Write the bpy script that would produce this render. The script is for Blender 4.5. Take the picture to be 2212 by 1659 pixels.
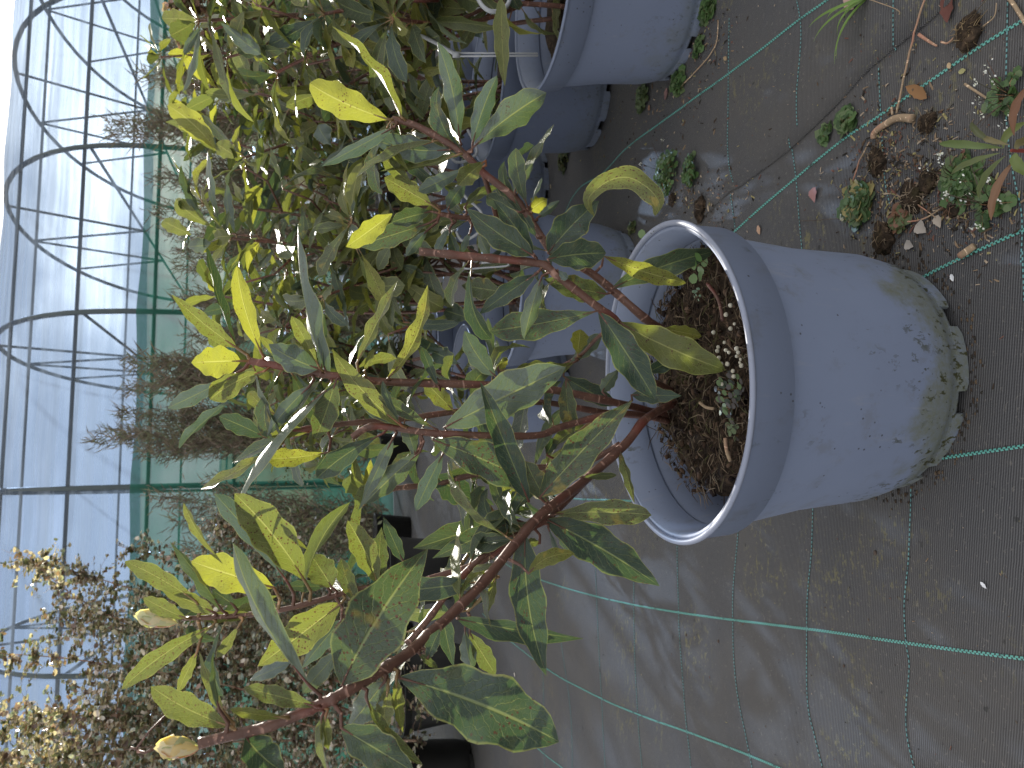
import bpy, bmesh, math, random
from mathutils import Vector, Matrix, noise
R = random.Random(7)
for o in list(bpy.data.objects): bpy.data.objects.remove(o)
S = bpy.context.scene
C = S.collection
V = Vector
# ------------------------------------------------------------------ camera, world, sun
W_, H_ = 2212.0, 1659.0            # measuring grid of the photograph
FPX = 1659.0                       # focal length on that grid
CAMH = 0.725
PITCH = math.radians(14.5)
ROLL = math.radians(0.5)
fwd = V((0, math.cos(PITCH), -math.sin(PITCH)))
dn = V((0, -math.sin(PITCH), -math.cos(PITCH)))     # picture right (the phone was held on its side)
rt = V((1, 0, 0))                                   # picture up
cr = (dn * math.cos(ROLL) + rt * math.sin(ROLL)).normalized()
cu = (rt * math.cos(ROLL) - dn * math.sin(ROLL)).normalized()
campos = V((0, 0, CAMH))
cam_d = bpy.data.cameras.new('camera'); cam = bpy.data.objects.new('camera', cam_d); C.objects.link(cam)
cam.matrix_world = Matrix(((cr.x, cu.x, -fwd.x, 0), (cr.y, cu.y, -fwd.y, 0), (cr.z, cu.z, -fwd.z, CAMH), (0, 0, 0, 1)))
cam_d.sensor_fit = 'HORIZONTAL'; cam_d.sensor_width = 36.0; cam_d.lens = 36.0 * FPX / W_
cam_d.clip_start = 0.02; cam_d.clip_end = 2000
cam_d.dof.use_dof = True; cam_d.dof.focus_distance = 0.88; cam_d.dof.aperture_fstop = 14
S.camera = cam
SUN_EL, SUN_AZ = math.radians(23), math.radians(-12)    # behind the scene, to the right
sdir = V((-math.sin(SUN_AZ) * math.cos(SUN_EL), math.cos(SUN_AZ) * math.cos(SUN_EL), math.sin(SUN_EL)))
w = bpy.data.worlds.new('World'); S.world = w; w.use_nodes = True
nt = w.node_tree; nt.nodes.clear()
sky = nt.nodes.new('ShaderNodeTexSky'); sky.sky_type = 'NISHITA'; sky.sun_disc = False
sky.sun_elevation = SUN_EL; sky.sun_rotation = math.atan2(sdir.x, sdir.y)
sky.air_density = 1.0; sky.dust_density = 2.0; sky.ozone_density = 0.4
bg = nt.nodes.new('ShaderNodeBackground'); bg.inputs['Strength'].default_value = 0.095
wo = nt.nodes.new('ShaderNodeOutputWorld')
# broken bright cloud over the blue
tc = nt.nodes.new('ShaderNodeTexCoord'); mp = nt.nodes.new('ShaderNodeMapping'); mp.inputs['Scale'].default_value = (1, 1, 2.6); mp.inputs['Location'].default_value = (.3, 0, .2)
cn = nt.nodes.new('ShaderNodeTexNoise'); cn.inputs['Scale'].default_value = 2.3; cn.inputs['Detail'].default_value = 6; cn.inputs['Roughness'].default_value = .55
cm = nt.nodes.new('ShaderNodeMapRange'); cm.interpolation_type = 'SMOOTHSTEP'; cm.inputs[1].default_value = .36; cm.inputs[2].default_value = .60; cm.inputs[3].default_value = .25; cm.inputs[4].default_value = .92
mxs = nt.nodes.new('ShaderNodeMix'); mxs.data_type = 'RGBA'; mxs.inputs[7].default_value = (5.9, 5.7, 5.45, 1)
nt.links.new(tc.outputs['Generated'], mp.inputs[0]); nt.links.new(mp.outputs[0], cn.inputs['Vector']); nt.links.new(cn.outputs['Fac'], cm.inputs[0])
nt.links.new(cm.outputs[0], mxs.inputs[0]); nt.links.new(sky.outputs[0], mxs.inputs[6])
nt.links.new(mxs.outputs[2], bg.inputs[0]); nt.links.new(bg.outputs[0], wo.inputs[0])
sd = bpy.data.lights.new('sun', 'SUN'); sd.energy = 5.0; sd.angle = math.radians(0.5); sd.color = (1, 0.95, 0.86)
so = bpy.data.objects.new('sun', sd); C.objects.link(so)
so.rotation_euler = sdir.to_track_quat('Z', 'Y').to_euler(); so.location = (0, 3, 6)
S.view_settings.view_transform = 'Standard'; S.view_settings.look = 'None'
S.view_settings.gamma = 1; S.view_settings.use_curve_mapping = False
S.view_settings.exposure = 1.42
S.cycles.transparent_max_bounces = 16
# ------------------------------------------------------------------ pixel -> place
def ray(x, y): return fwd + cr * ((x - W_ / 2) / FPX) + cu * (-(y - H_ / 2) / FPX)
def P(x, y, d): return campos + ray(x, y) * d            # d: depth along the lens axis
def GP(x, y, z=0.0):
    r = ray(x, y); t = (z - CAMH) / r.z
    return campos + r * t
def proj(p):
    q = p - campos; d = q.dot(fwd)
    return (W_ / 2 + FPX * q.dot(cr) / d, H_ / 2 - FPX * q.dot(cu) / d, d)
ZO = {'A': (0, 0), 'B': (737.3, 0), 'C': (1474.7, 0), 'D': (0, 553), 'E': (737.3, 553), 'F': (1474.7, 553),
      'G': (0, 1106), 'H': (737.3, 1106), 'I': (1474.7, 1106)}
def Z(k, x, y): o = ZO[k]; return (o[0] + x / 3.0, o[1] + y / 3.0)
# ------------------------------------------------------------------ objects
def tag(o, label=None, cat=None, group=None, kind=None):
    if label: o['label'] = label
    if cat: o['category'] = cat
    if group: o['group'] = group
    if kind: o['kind'] = kind
    return o
def empty(name, loc, label, cat, group=None):
    o = bpy.data.objects.new(name, None); C.objects.link(o); o.location = loc; o.empty_display_size = .02
    return tag(o, label, cat, group)
def link(name, me, parent=None, loc=None):
    o = bpy.data.objects.new(name, me); C.objects.link(o)
    if parent: o.parent = parent
    if loc is not None: o.location = loc
    return o
def gloc(p):
    l = V((0, 0, 0))
    while p: l = l + V(p.location); p = p.parent
    return l
class MB:
    """gathers faces in world space; build() makes one mesh object"""
    def __init__(s): s.v = []; s.f = []; s.mi = []; s.uv = []; s.col = []; s.hascol = False
    def add(s, vs, fs, mi=0, uvs=None, col=None):
        b = len(s.v); s.v += [tuple(v) for v in vs]
        s.uv += uvs if uvs else [(0, 0)] * len(vs)
        if col: s.hascol = True
        s.col += [col or (1, 1, 1)] * len(vs)
        for f in fs: s.f.append([b + i for i in f]); s.mi.append(mi)
    def tube(s, pts, rad, n=8, mi=0, caps=True, col=None):
        if not hasattr(rad, '__len__'): rad = [rad] * len(pts)
        pts = [V(p) for p in pts]; vs = []; uvs = []; ln = 0; up = None
        for i, p in enumerate(pts):
            a = pts[max(i - 1, 0)]; b = pts[min(i + 1, len(pts) - 1)]
            t = (b - a).normalized() if (b - a).length > 1e-9 else V((0, 0, 1))
            if up is None: up = t.orthogonal().normalized()
            up = (up - t * up.dot(t)); up = up.normalized() if up.length > 1e-6 else t.orthogonal().normalized()
            bi = t.cross(up)
            if i: ln += (p - pts[i - 1]).length
            for k in range(n):
                an = 2 * math.pi * k / n
                vs.append(p + (up * math.cos(an) + bi * math.sin(an)) * rad[i]); uvs.append((k / n, ln))
        fs = []
        for i in range(len(pts) - 1):
            for k in range(n):
                k2 = (k + 1) % n; fs.append((i * n + k, i * n + k2, (i + 1) * n + k2, (i + 1) * n + k))
        if caps: fs.append(tuple(range(n - 1, -1, -1))); fs.append(tuple((len(pts) - 1) * n + k for k in range(n)))
        s.add(vs, fs, mi, uvs, col)
    def lathe(s, prof, n, c=(0, 0, 0), mi=0, M=None, wob=0):
        c = V(c); vs = []
        for (r, z) in prof:
            for k in range(n):
                a = 2 * math.pi * k / n
                q = V((r * math.cos(a), r * math.sin(a), z))
                if M: q = M @ q
                vs.append(c + q)
        fs = []
        for i in range(len(prof) - 1):
            for k in range(n):
                k2 = (k + 1) % n; fs.append((i * n + k, i * n + k2, (i + 1) * n + k2, (i + 1) * n + k))
        s.add(vs, fs, mi)
    def build(s, name, mats, parent=None, smooth=True, origin=None):
        org = V(origin) if origin is not None else (gloc(parent) if parent else V((0, 0, 0)))
        me = bpy.data.meshes.new(name)
        me.from_pydata([tuple(V(v) - org) for v in s.v], [], s.f); me.validate(clean_customdata=False)
        ms = mats if isinstance(mats, (list, tuple)) else [mats]
        for m in ms: me.materials.append(m)
        if len(me.polygons) == len(s.mi): me.polygons.foreach_set('material_index', s.mi)
        me.polygons.foreach_set('use_smooth', [smooth] * len(me.polygons))
        ul = me.uv_layers.new(name='UVMap')
        li = [0] * len(me.loops); me.loops.foreach_get('vertex_index', li)
        fl = []
        for i in li: fl += s.uv[i]
        ul.data.foreach_set('uv', fl)
        if s.hascol:
            ca = me.color_attributes.new('tint', 'FLOAT_COLOR', 'POINT'); cl = []
            for c in s.col: cl += [c[0], c[1], c[2], 1]
            ca.data.foreach_set('color', cl)
        me.update()
        return link(name, me, parent, org - (gloc(parent) if parent else V((0, 0, 0))))
def smoothpts(pts, sub=4):
    """Catmull-Rom through points (tuples of any length)"""
    out = []; n = len(pts)
    for i in range(n - 1):
        p0, p1, p2, p3 = pts[max(i - 1, 0)], pts[i], pts[i + 1], pts[min(i + 2, n - 1)]
        for k in range(sub):
            t = k / sub
            out.append(tuple(0.5 * (2 * b + (c - a) * t + (2 * a - 5 * b + 4 * c - d) * t * t + (3 * b - a - 3 * c + d) * t ** 3)
                             for a, b, c, d in zip(p0, p1, p2, p3)))
    out.append(tuple(pts[-1])); return out
# ------------------------------------------------------------------ materials
class NM:
    def __init__(s, name):
        s.m = bpy.data.materials.new(name); s.m.use_nodes = True; s.t = s.m.node_tree; s.t.nodes.clear()
        s.out = s.n('OutputMaterial')
    def n(s, ty, **kw):
        nd = s.t.nodes.new('ShaderNode' + ty)
        for k, v in kw.items():
            if k in nd.inputs.keys(): nd.inputs[k].default_value = v
            else: setattr(nd, k, v)
        return nd
    def l(s, a, b): s.t.links.new(a, b)
    def math(s, op, a, b=0.0, c=None, clamp=False):
        nd = s.n('Math'); nd.operation = op; nd.use_clamp = clamp
        for i, x in enumerate((a, b) if c is None else (a, b, c)):
            if isinstance(x, (int, float)): nd.inputs[i].default_value = x
            else: s.l(x, nd.inputs[i])
        return nd.outputs[0]
    def mix(s, f, a, b, blend='MIX'):
        nd = s.n('Mix'); nd.data_type = 'RGBA'; nd.blend_type = blend
        for i, x in ((0, f), (6, a), (7, b)):
            if isinstance(x, (int, float)): nd.inputs[i].default_value = x
            elif isinstance(x, tuple): nd.inputs[i].default_value = (x[0], x[1], x[2], 1)
            else: s.l(x, nd.inputs[i])
        return nd.outputs[2]
    def ramp(s, f, stops):
        nd = s.n('ValToRGB'); cr_ = nd.color_ramp
        while len(cr_.elements) > 1: cr_.elements.remove(cr_.elements[0])
        cr_.elements[0].position = stops[0][0]; cr_.elements[0].color = (*stops[0][1], 1)
        for p, c in stops[1:]: e = cr_.elements.new(p); e.color = (*c, 1)
        s.l(f, nd.inputs[0]); return nd.outputs[0]
    def noise(s, vec, scale, detail=3, rough=.55, off=None):
        nd = s.n('TexNoise'); nd.inputs['Scale'].default_value = scale; nd.inputs['Detail'].default_value = detail
        nd.inputs['Roughness'].default_value = rough
        if vec is not None: s.l(vec, nd.inputs['Vector'])
        return nd.outputs['Fac']
    def mapping(s, vec, scale=(1, 1, 1), rot=(0, 0, 0), loc=(0, 0, 0)):
        nd = s.n('Mapping'); s.l(vec, nd.inputs[0]); nd.inputs['Scale'].default_value = scale
        nd.inputs['Rotation'].default_value = rot; nd.inputs['Location'].default_value = loc; return nd.outputs[0]
    def pos(s): return s.n('NewGeometry').outputs['Position']
    def bump(s, h, strength=.5, dist=.002):
        nd = s.n('Bump'); nd.inputs['Strength'].default_value = strength; nd.inputs['Distance'].default_value = dist
        s.l(h, nd.inputs['Height']); return nd.outputs[0]
    def bsdf(s, col, rough=.6, spec=.5, normal=None):
        b = s.n('BsdfPrincipled')
        if isinstance(col, tuple): b.inputs['Base Color'].default_value = (*col, 1)
        else: s.l(col, b.inputs['Base Color'])
        if isinstance(rough, (int, float)): b.inputs['Roughness'].default_value = rough
        else: s.l(rough, b.inputs['Roughness'])
        b.inputs['Specular IOR Level'].default_value = spec
        if normal is not None: s.l(normal, b.inputs['Normal'])
        return b.outputs[0]
    def fin(s, sh): s.l(sh, s.out.inputs['Surface']); return s.m
def step(n, x, lo, hi):
    nd = n.n('MapRange'); n.l(x, nd.inputs[0]) if not isinstance(x, (int, float)) else None
    nd.inputs[1].default_value = lo; nd.inputs[2].default_value = hi; nd.interpolation_type = 'SMOOTHSTEP'
    return nd.outputs[0]

def mat_leaf(name, side_veins=True):
    n = NM(name)
    uv = n.n('TexCoord').outputs['UV']
    sp = n.n('SeparateXYZ'); n.l(uv, sp.inputs[0]); u, v = sp.outputs[0], sp.outputs[1]
    rnd = n.n('ObjectInfo').outputs['Random']
    tone = n.n('Attribute', attribute_type='OBJECT', attribute_name='tone').outputs['Fac']
    spot = n.n('Attribute', attribute_type='OBJECT', attribute_name='spot').outputs['Fac']
    au = n.math('ABSOLUTE', n.math('SUBTRACT', u, .5)); au = n.math('MULTIPLY', au, 2.0)     # 0 midrib .. 1 edge
    ofs = n.n('CombineXYZ'); n.l(n.math('MULTIPLY', rnd, 37.0), ofs.inputs[0]); n.l(n.math('MULTIPLY', rnd, 11.0), ofs.inputs[1])
    va = n.n('VectorMath'); va.operation = 'ADD'; n.l(n.mapping(uv, (1.0, 3.4, 1)), va.inputs[0]); n.l(ofs.outputs[0], va.inputs[1])
    vec = va.outputs[0]
    mid = step(n, au, .075, .02)
    # side veins arch toward the tip
    wob = n.math('MULTIPLY', n.noise(vec, 5, 2), .9)
    ph = n.math('ADD', n.math('SUBTRACT', n.math('MULTIPLY', v, 11.0), n.math('MULTIPLY', au, 2.6)), wob)
    side = n.math('ABSOLUTE', n.math('SUBTRACT', n.math('FRACT', ph), .5))
    side = step(n, side, .07, .0)
    side = n.math('MULTIPLY', side, step(n, au, 1.0, .5))
    vo = n.n('TexVoronoi', feature='DISTANCE_TO_EDGE'); n.l(vec, vo.inputs['Vector']); vo.inputs['Scale'].default_value = 9
    net = step(n, vo.outputs['Distance'], .05, .0)
    blot = n.noise(vec, 2.2, 3)
    top = n.mix(tone, n.mix(blot, (.019, .038, .028), (.048, .077, .058)), n.mix(blot, (.12, .15, .03), (.30, .27, .035)))
    under = n.mix(tone, n.mix(blot, (.062, .095, .085), (.135, .175, .165)), n.mix(blot, (.18, .21, .06), (.36, .33, .06)))
    back = n.n('NewGeometry').outputs['Backfacing']
    col = n.mix(back, top, under)
    vs = n.math('MAXIMUM', mid, n.math('MULTIPLY', side, .75)); vs = n.math('MAXIMUM', vs, n.math('MULTIPLY', net, .3))
    col = n.mix(n.math('MULTIPLY', vs, .75), col, n.mix(tone, (.20, .24, .10), (.50, .46, .15)))
    edge = step(n, au, .91, .97)
    col = n.mix(n.math('MULTIPLY', edge, n.math('ADD', .35, n.math('MULTIPLY', n.noise(vec, 2, 2), .6))), col, (.40, .39, .12))
    # blemishes: small dark red-brown specks gathered in patches
    v2 = n.n('TexVoronoi'); n.l(vec, v2.inputs['Vector']); v2.inputs['Scale'].default_value = 15
    v2.inputs['Randomness'].default_value = 1.0
    area = n.math('ADD', n.noise(vec, 1.7, 2), n.math('MULTIPLY', spot, .5))
    sv = n.n('SeparateXYZ'); n.l(v2.outputs['Color'], sv.inputs[0])
    rad_ = n.math('MULTIPLY', n.math('POWER', sv.outputs[0], 1.7), .46)
    dd = n.math('ADD', n.math('SUBTRACT', v2.outputs['Distance'], rad_), n.math('MULTIPLY', n.math('SUBTRACT', n.noise(vec, 40, 2), .5), .22))
    speck = n.math('MULTIPLY', step(n, dd, .05, -.03), step(n, area, .54, .70))
    col = n.mix(n.math('MULTIPLY', speck, .95), col, (.07, .022, .018))
    yel = n.math('MULTIPLY', step(n, n.noise(n.mapping(vec, loc=(5, 3, 1)), 1.5, 2), .60, .72), spot)
    col = n.mix(n.math('MULTIPLY', yel, .6), col, (.42, .30, .05))
    h = n.math('ADD', n.math('MULTIPLY', vs, -1.0), n.math('MULTIPLY', n.noise(vec, 6, 2), .8))
    nrm = n.bump(h, .6, .0013)
    rough = n.math('ADD', .27, n.math('MULTIPLY', n.noise(vec, 3, 3), .34))
    p = n.bsdf(col, rough, .6, nrm)
    tr = n.n('BsdfTranslucent'); n.l(nrm, tr.inputs['Normal'])
    tcol = n.mix(tone, (.065, .125, .028), (.34, .335, .03))
    tcol = n.mix(n.math('MULTIPLY', n.noise(vec, 3.5, 4), n.math('MULTIPLY', tone, .5)), tcol, (.22, .27, .03)); tcol = n.mix(n.math('MULTIPLY', vs, .45), tcol, (.45, .46, .12)); tcol = n.mix(speck, tcol, (.10, .03, .01))
    n.l(tcol, tr.inputs['Color'])
    mx = n.n('MixShader'); n.l(n.math('ADD', .15, n.math('MULTIPLY', tone, .33)), mx.inputs[0]); n.l(p, mx.inputs[1]); n.l(tr.outputs[0], mx.inputs[2])
    return n.fin(mx.outputs[0])
M_LEAF = mat_leaf('leaf_surface')

def mat_bark(name, a, b, rough=.5, sc=60):
    n = NM(name); p = n.pos()
    f = n.noise(p, sc, 4); g = n.noise(p, sc * 5, 2)
    col = n.mix(f, a, b)
    col = n.mix(step(n, g, .62, .75), col, tuple(min(1, x * 2.2 + .03) for x in b))
    uvn = n.n('TexCoord').outputs['UV']; su = n.n('SeparateXYZ'); n.l(uvn, su.inputs[0])
    band = n.math('FRACT', n.math('ADD', n.math('MULTIPLY', su.outputs[1], 31.0), n.math('MULTIPLY', n.noise(p, 25, 2), 1.6)))
    ring = n.math('MULTIPLY', step(n, band, .10, .02), step(n, n.noise(p, 90, 2), .40, .55))
    col = n.mix(n.math('MULTIPLY', ring, .8), col, tuple(min(1, x * 2.0 + .05) for x in b))
    col = n.mix(n.math('MULTIPLY', step(n, n.noise(p, 16, 3), .52, .68), .55), col, (b[0] * 1.1, b[1] * .55, b[2] * .6))
    return n.fin(n.bsdf(col, rough, .4, n.bump(n.math('ADD', n.math('ADD', f, g), ring), .5, .0009)))
M_STEM = mat_bark('red_brown_bark', (.055, .022, .018), (.17, .085, .058), .45)
M_STEMG = mat_bark('green_brown_shoot', (.16, .13, .05), (.26, .14, .07), .4)
M_TWIG = mat_bark('tan_twig', (.16, .10, .07), (.34, .24, .17), .7)
M_DARKTWIG = mat_bark('dark_twig', (.05, .035, .025), (.11, .08, .06), .8)
M_DEADWOOD = mat_bark('dry_wood', (.22, .15, .09), (.42, .31, .20), .8)

def mat_pot(name, base, algae):
    n = NM(name); g = n.pos()
    oc = n.n('TexCoord').outputs['Object']
    sp = n.n('SeparateXYZ'); n.l(oc, sp.inputs[0]); z = sp.outputs[2]
    dirt = n.noise(g, 9, 4, .6); fine = n.noise(g, 420, 2)
    col = n.mix(n.math('MULTIPLY', dirt, .8), base, tuple(x * .82 for x in base))
    low = step(n, z, .14, .02)
    m = n.math('MULTIPLY', step(n, n.math('ADD', n.noise(g, 14, 5, .65), n.math('MULTIPLY', low, .30)), .60, .82), algae)
    col = n.mix(n.math('MULTIPLY', m, n.math('MULTIPLY', n.noise(g, 160, 4, .75), 1.15)), col, (.13, .13, .045))
    a2 = n.math('MULTIPLY', step(n, n.noise(n.mapping(g, (1, 1, .6)), 110, 3, .7), .56, .63), n.math('MULTIPLY', step(n, n.math('ADD', n.noise(g, 18, 3), n.math('MULTIPLY', low, .35)), .55, .85), algae))
    col = n.mix(a2, col, (.05, .05, .02))
    sc = step(n, n.noise(n.mapping(g, (1, 1, .12)), 60, 4, .7), .60, .72); col = n.mix(n.math('MULTIPLY', sc, .22), col, (.30, .30, .31))
    col = n.mix(n.math('MULTIPLY', step(n, n.noise(g, 26, 5, .7), .54, .70), .28), col, (.13, .125, .11))
    vo = n.n('TexVoronoi'); n.l(g, vo.inputs['Vector']); vo.inputs['Scale'].default_value = 95
    sk = n.math('MULTIPLY', step(n, vo.outputs['Distance'], .16, .08), step(n, n.noise(g, 30, 2), .55, .62))
    col = n.mix(n.math('MULTIPLY', sk, .8), col, (.03, .028, .025))
    return n.fin(n.bsdf(col, .52, .35, n.bump(n.math('ADD', n.math('MULTIPLY', fine, .3), n.math('MULTIPLY', a2, 2.0)), .3, .0006)))
M_POT = mat_pot('grey_blue_plastic', (.205, .242, .345), 1.0)
M_POT2 = mat_pot('grey_blue_plastic_clean', (.185, .217, .31), .35)
M_LIP = mat_pot('pale_worn_lip', (.26, .285, .37), .1)
n = NM('black_plastic'); M_BLACK = n.fin(n.bsdf(n.mix(n.noise(n.pos(), 20, 3), (.012, .012, .012), (.03, .029, .027)), .38, .5))

n = NM('potting_soil'); p = n.pos()
f = n.noise(p, 70, 6, .7); f2 = n.noise(p, 14, 3)
c = n.ramp(f, [(.3, (.009, .007, .005)), (.5, (.035, .024, .016)), (.68, (.10, .066, .042)), (.8, (.24, .18, .12))])
c = n.mix(n.math('MULTIPLY', step(n, f2, .56, .7), .6), c, (.06, .055, .015))
M_SOIL = n.fin(n.bsdf(c, .95, .2, n.bump(f, 1.0, .004)))
def vcmat(name, rough=.6, trans=.0, spec=.4, tmul=1.6):
    n = NM(name); a = n.n('Attribute', attribute_name='tint').outputs['Color']
    sh = n.bsdf(a, rough, spec)
    if trans:
        tr = n.n('BsdfTranslucent'); n.l(n.mix(1.0, a, (tmul, tmul, tmul * .5), 'MULTIPLY'), tr.inputs[0])
        mx = n.n('MixShader'); mx.inputs[0].default_value = trans; n.l(sh, mx.inputs[1]); n.l(tr.outputs[0], mx.inputs[2]); sh = mx.outputs[0]
    return n.fin(sh)
M_TINT = vcmat('dry_tinted', .85, 0, .2)
M_GREEN = vcmat('small_leaf_green', .45, .25)
M_BUSHLEAF = vcmat('small_round_leaf', .30, .22, .7)
M_WISP = vcmat('feathery_twig', .8, .1, .2)

def mat_fabric(name, rot=0.06):
    n = NM(name); p = n.pos()
    wv = n.n('TexWave', wave_type='BANDS', bands_direction='Y'); n.l(n.mapping(p, rot=(0, 0, rot)), wv.inputs[0])
    wv.inputs['Scale'].default_value = 100; wv.inputs['Distortion'].default_value = 1.4; wv.inputs['Detail Scale'].default_value = .6; wv.inputs['Detail'].default_value = 1
    wx = n.n('TexWave', wave_type='BANDS', bands_direction='X'); n.l(n.mapping(p, rot=(0, 0, rot)), wx.inputs[0])
    wx.inputs['Scale'].default_value = 210; wx.inputs['Distortion'].default_value = 1
    weave = n.math('ADD', n.math('MULTIPLY', wv.outputs['Fac'], .7), n.math('MULTIPLY', wx.outputs['Fac'], .3))
    big = n.noise(p, 3.2, 5, .6); mid = n.noise(p, 12, 4, .6); fine = n.noise(p, 170, 3, .7)
    col = n.mix(weave, (.020, .020, .0215), (.138, .136, .140))
    col = n.mix(n.math('MULTIPLY', step(n, big, .42, .64), .5), col, (.098, .090, .082))     # silt film
    al = n.math('MULTIPLY', step(n, n.math('ADD', n.math('MULTIPLY', n.noise(n.mapping(p, (1, 2.2, 1)), 38, 5, .7), .6), n.math('MULTIPLY', fine, .4)), .52, .60), step(n, n.noise(n.mapping(p, loc=(3, 7, 0)), 4.2, 4, .6), .50, .64))
    col = n.mix(n.math('MULTIPLY', al, .62), col, (.19, .17, .075))
    spk = step(n, fine, .60, .70); col = n.mix(n.math('MULTIPLY', spk, .4), col, (.24, .22, .19))
    ds = step(n, n.noise(p, 60, 2), .30, .24); col = n.mix(n.math('MULTIPLY', ds, .6), col, (.02, .02, .02))
    h = n.math('ADD', n.math('MULTIPLY', weave, .6), n.math('MULTIPLY', fine, .6))
    rough = n.math('ADD', .56, n.math('MULTIPLY', mid, .25))
    return n.fin(n.bsdf(col, rough, .22, n.bump(h, .9, .0012)))
M_FAB = mat_fabric('woven_ground_fabric'); M_FAB2 = mat_fabric('woven_ground_fabric_turned', -.03)
def mat_thread(name, a, per, duty):
    n = NM(name); uv = n.n('TexCoord').outputs['UV']; sp = n.n('SeparateXYZ'); n.l(uv, sp.inputs[0])
    k = n.math('MULTIPLY', sp.outputs[1], 1.0 / per)
    half = n.math('MULTIPLY', n.math('GREATER_THAN', sp.outputs[0], .5), duty[1])
    fr = n.math('FRACT', n.math('ADD', k, half))
    on = n.math('LESS_THAN', fr, duty[0])
    worn = n.math('MULTIPLY', on, step(n, n.noise(n.pos(), 45, 4), .28, .42))
    col = n.mix(worn, (.03, .04, .04), n.mix(n.noise(n.pos(), 20, 3), a, tuple(x * .72 for x in a)))
    return n.fin(n.bsdf(col, .5, .3))
M_LINE = mat_thread('green_marker_yarn', (.14, .43, .37), .006, (.62, .5))
M_DOT = mat_thread('thin_teal_yarn', (.14, .32, .32), .0062, (.55, .0))
n = NM('galvanised_tube'); M_STEEL = n.fin(n.bsdf(n.mix(n.noise(n.pos(), 6, 3), (.045, .06, .065), (.09, .11, .11)), .6, .3))
n = NM('grey_drip_tube'); M_TUBE = n.fin(n.bsdf((.36, .37, .39), .45, .4))
n = NM('cream_white'); M_WHITE = n.fin(n.bsdf(n.mix(n.noise(n.pos(), 300, 2), (.34, .31, .22), (.58, .54, .44)), .5, .3))
# polythene roof: milky, streaked, part see-through
n = NM('milky_polythene'); uv = n.n('TexCoord').outputs['UV']
st = n.noise(n.mapping(uv, (.12, 3.2, 1)), 3.0, 5, .6)
d = n.bsdf((.40, .44, .49), .5, .3); tr = n.n('BsdfTranslucent'); tr.inputs[0].default_value = (.30, .36, .44, 1)
m1 = n.n('MixShader'); m1.inputs[0].default_value = .5; n.l(d, m1.inputs[1]); n.l(tr.outputs[0], m1.inputs[2])
tp = n.n('BsdfTransparent'); tp.inputs[0].default_value = (.46, .55, .69, 1); m2 = n.n('MixShader')
n.l(n.math('ADD', .20, n.math('MULTIPLY', step(n, st, .35, .70), .34)), m2.inputs[0]); n.l(tp.outputs[0], m2.inputs[1]); n.l(m1.outputs[0], m2.inputs[2])
M_FILM = n.fin(m2.outputs[0])
n = NM('green_windbreak_net'); uv = n.n('TexCoord').outputs['UV']
st = n.noise(n.mapping(uv, (1.5, .7, 1)), 4.0, 4, .6)
cc = n.mix(st, (.020, .105, .070), (.042, .17, .118))
d = n.bsdf(cc, .7, .2); tr = n.n('BsdfTranslucent'); n.l(n.mix(1.0, cc, (1.0, 1.0, 1.0), 'MULTIPLY'), tr.inputs[0])
m1 = n.n('MixShader'); m1.inputs[0].default_value = .3; n.l(d, m1.inputs[1]); n.l(tr.outputs[0], m1.inputs[2])
tp = n.n('BsdfTransparent'); m2 = n.n('MixShader')
n.l(n.math('ADD', .76, n.math('MULTIPLY', st, .16)), m2.inputs[0]); n.l(tp.outputs[0], m2.inputs[1]); n.l(m1.outputs[0], m2.inputs[2])
M_NET = n.fin(m2.outputs[0])
# ------------------------------------------------------------------ ground
def gh(x, y): return .0035 * noise.noise(V((x * 3, y * 3, 0))) + .0018 * noise.noise(V((x * 9, y * 9, 4)))
g = MB(); nx, ny = 150, 150
xs = [-3.2 + 6.4 * i / nx for i in range(nx + 1)]; ys = [-.4 + 5.4 * j / ny for j in range(ny + 1)]
xs = [-900, -60, -12] + xs + [12, 60, 900]; ys = [-40, -3] + ys + [9, 20, 60, 900]
def edgefade(x, y): return max(0, min(1, (3.0 - abs(x)) * 2)) * max(0, min(1, (4.8 - y) * 2)) * max(0, min(1, (y + .35) * 4))
vs = [(x, y, -.004 + gh(x, y) * edgefade(x, y)) for y in ys for x in xs]
wd = len(xs); fs = [(j * wd + i, j * wd + i + 1, (j + 1) * wd + i + 1, (j + 1) * wd + i) for j in range(len(ys) - 1) for i in range(wd - 1)]
g.add(vs, fs); ground = g.build('ground', M_FAB); tag(ground, 'black woven weed fabric laid over the nursery ground', kind='structure')
# overlapping second width of fabric, whose cut edge runs across the ground on the right
edge = smoothpts([tuple(GP(*q)[:2]) for q in [(1180, 770), (1420, 560), (1555, 430), (1600, 400), (1690, 333), (1790, 240), (1875, 150), (2040, 17), (2300, -230)]], 6)
def gz(x, y): return -.004 + gh(x, y) * edgefade(x, y)
s2 = MB(); rows = []
for (x, y) in edge:
    rows.append([V((x + k * .045 + .0, y, gz(x + k * .045, y) + .0035 + (.0015 * noise.noise(V((x * 30, y * 30, 2))) if k == 0 else 0))) for k in range(46)])
vs = []; fs = []
for r_ in rows: vs += [V((r_[0].x, r_[0].y, r_[0].z - .0035))] + r_
nc = len(rows[0]) + 1
for j in range(len(rows) - 1):
    for i in range(nc - 1): fs.append((j * nc + i, j * nc + i + 1, (j + 1) * nc + i + 1, (j + 1) * nc + i))
s2.add(vs, fs); o = s2.build('fabric_sheet', M_FAB2); tag(o, 'second width of black woven fabric overlapping the first', kind='structure')
def on_sheet(x, y):
    for i in range(len(edge) - 1):
        (x0, y0), (x1, y1) = edge[i], edge[i + 1]
        if min(y0, y1) <= y <= max(y0, y1) and abs(y1 - y0) > 1e-6:
            return x > x0 + (x1 - x0) * (y - y0) / (y1 - y0)
    return False
def surf(x, y): return gz(x, y) + (.0035 if on_sheet(x, y) else 0)
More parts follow.
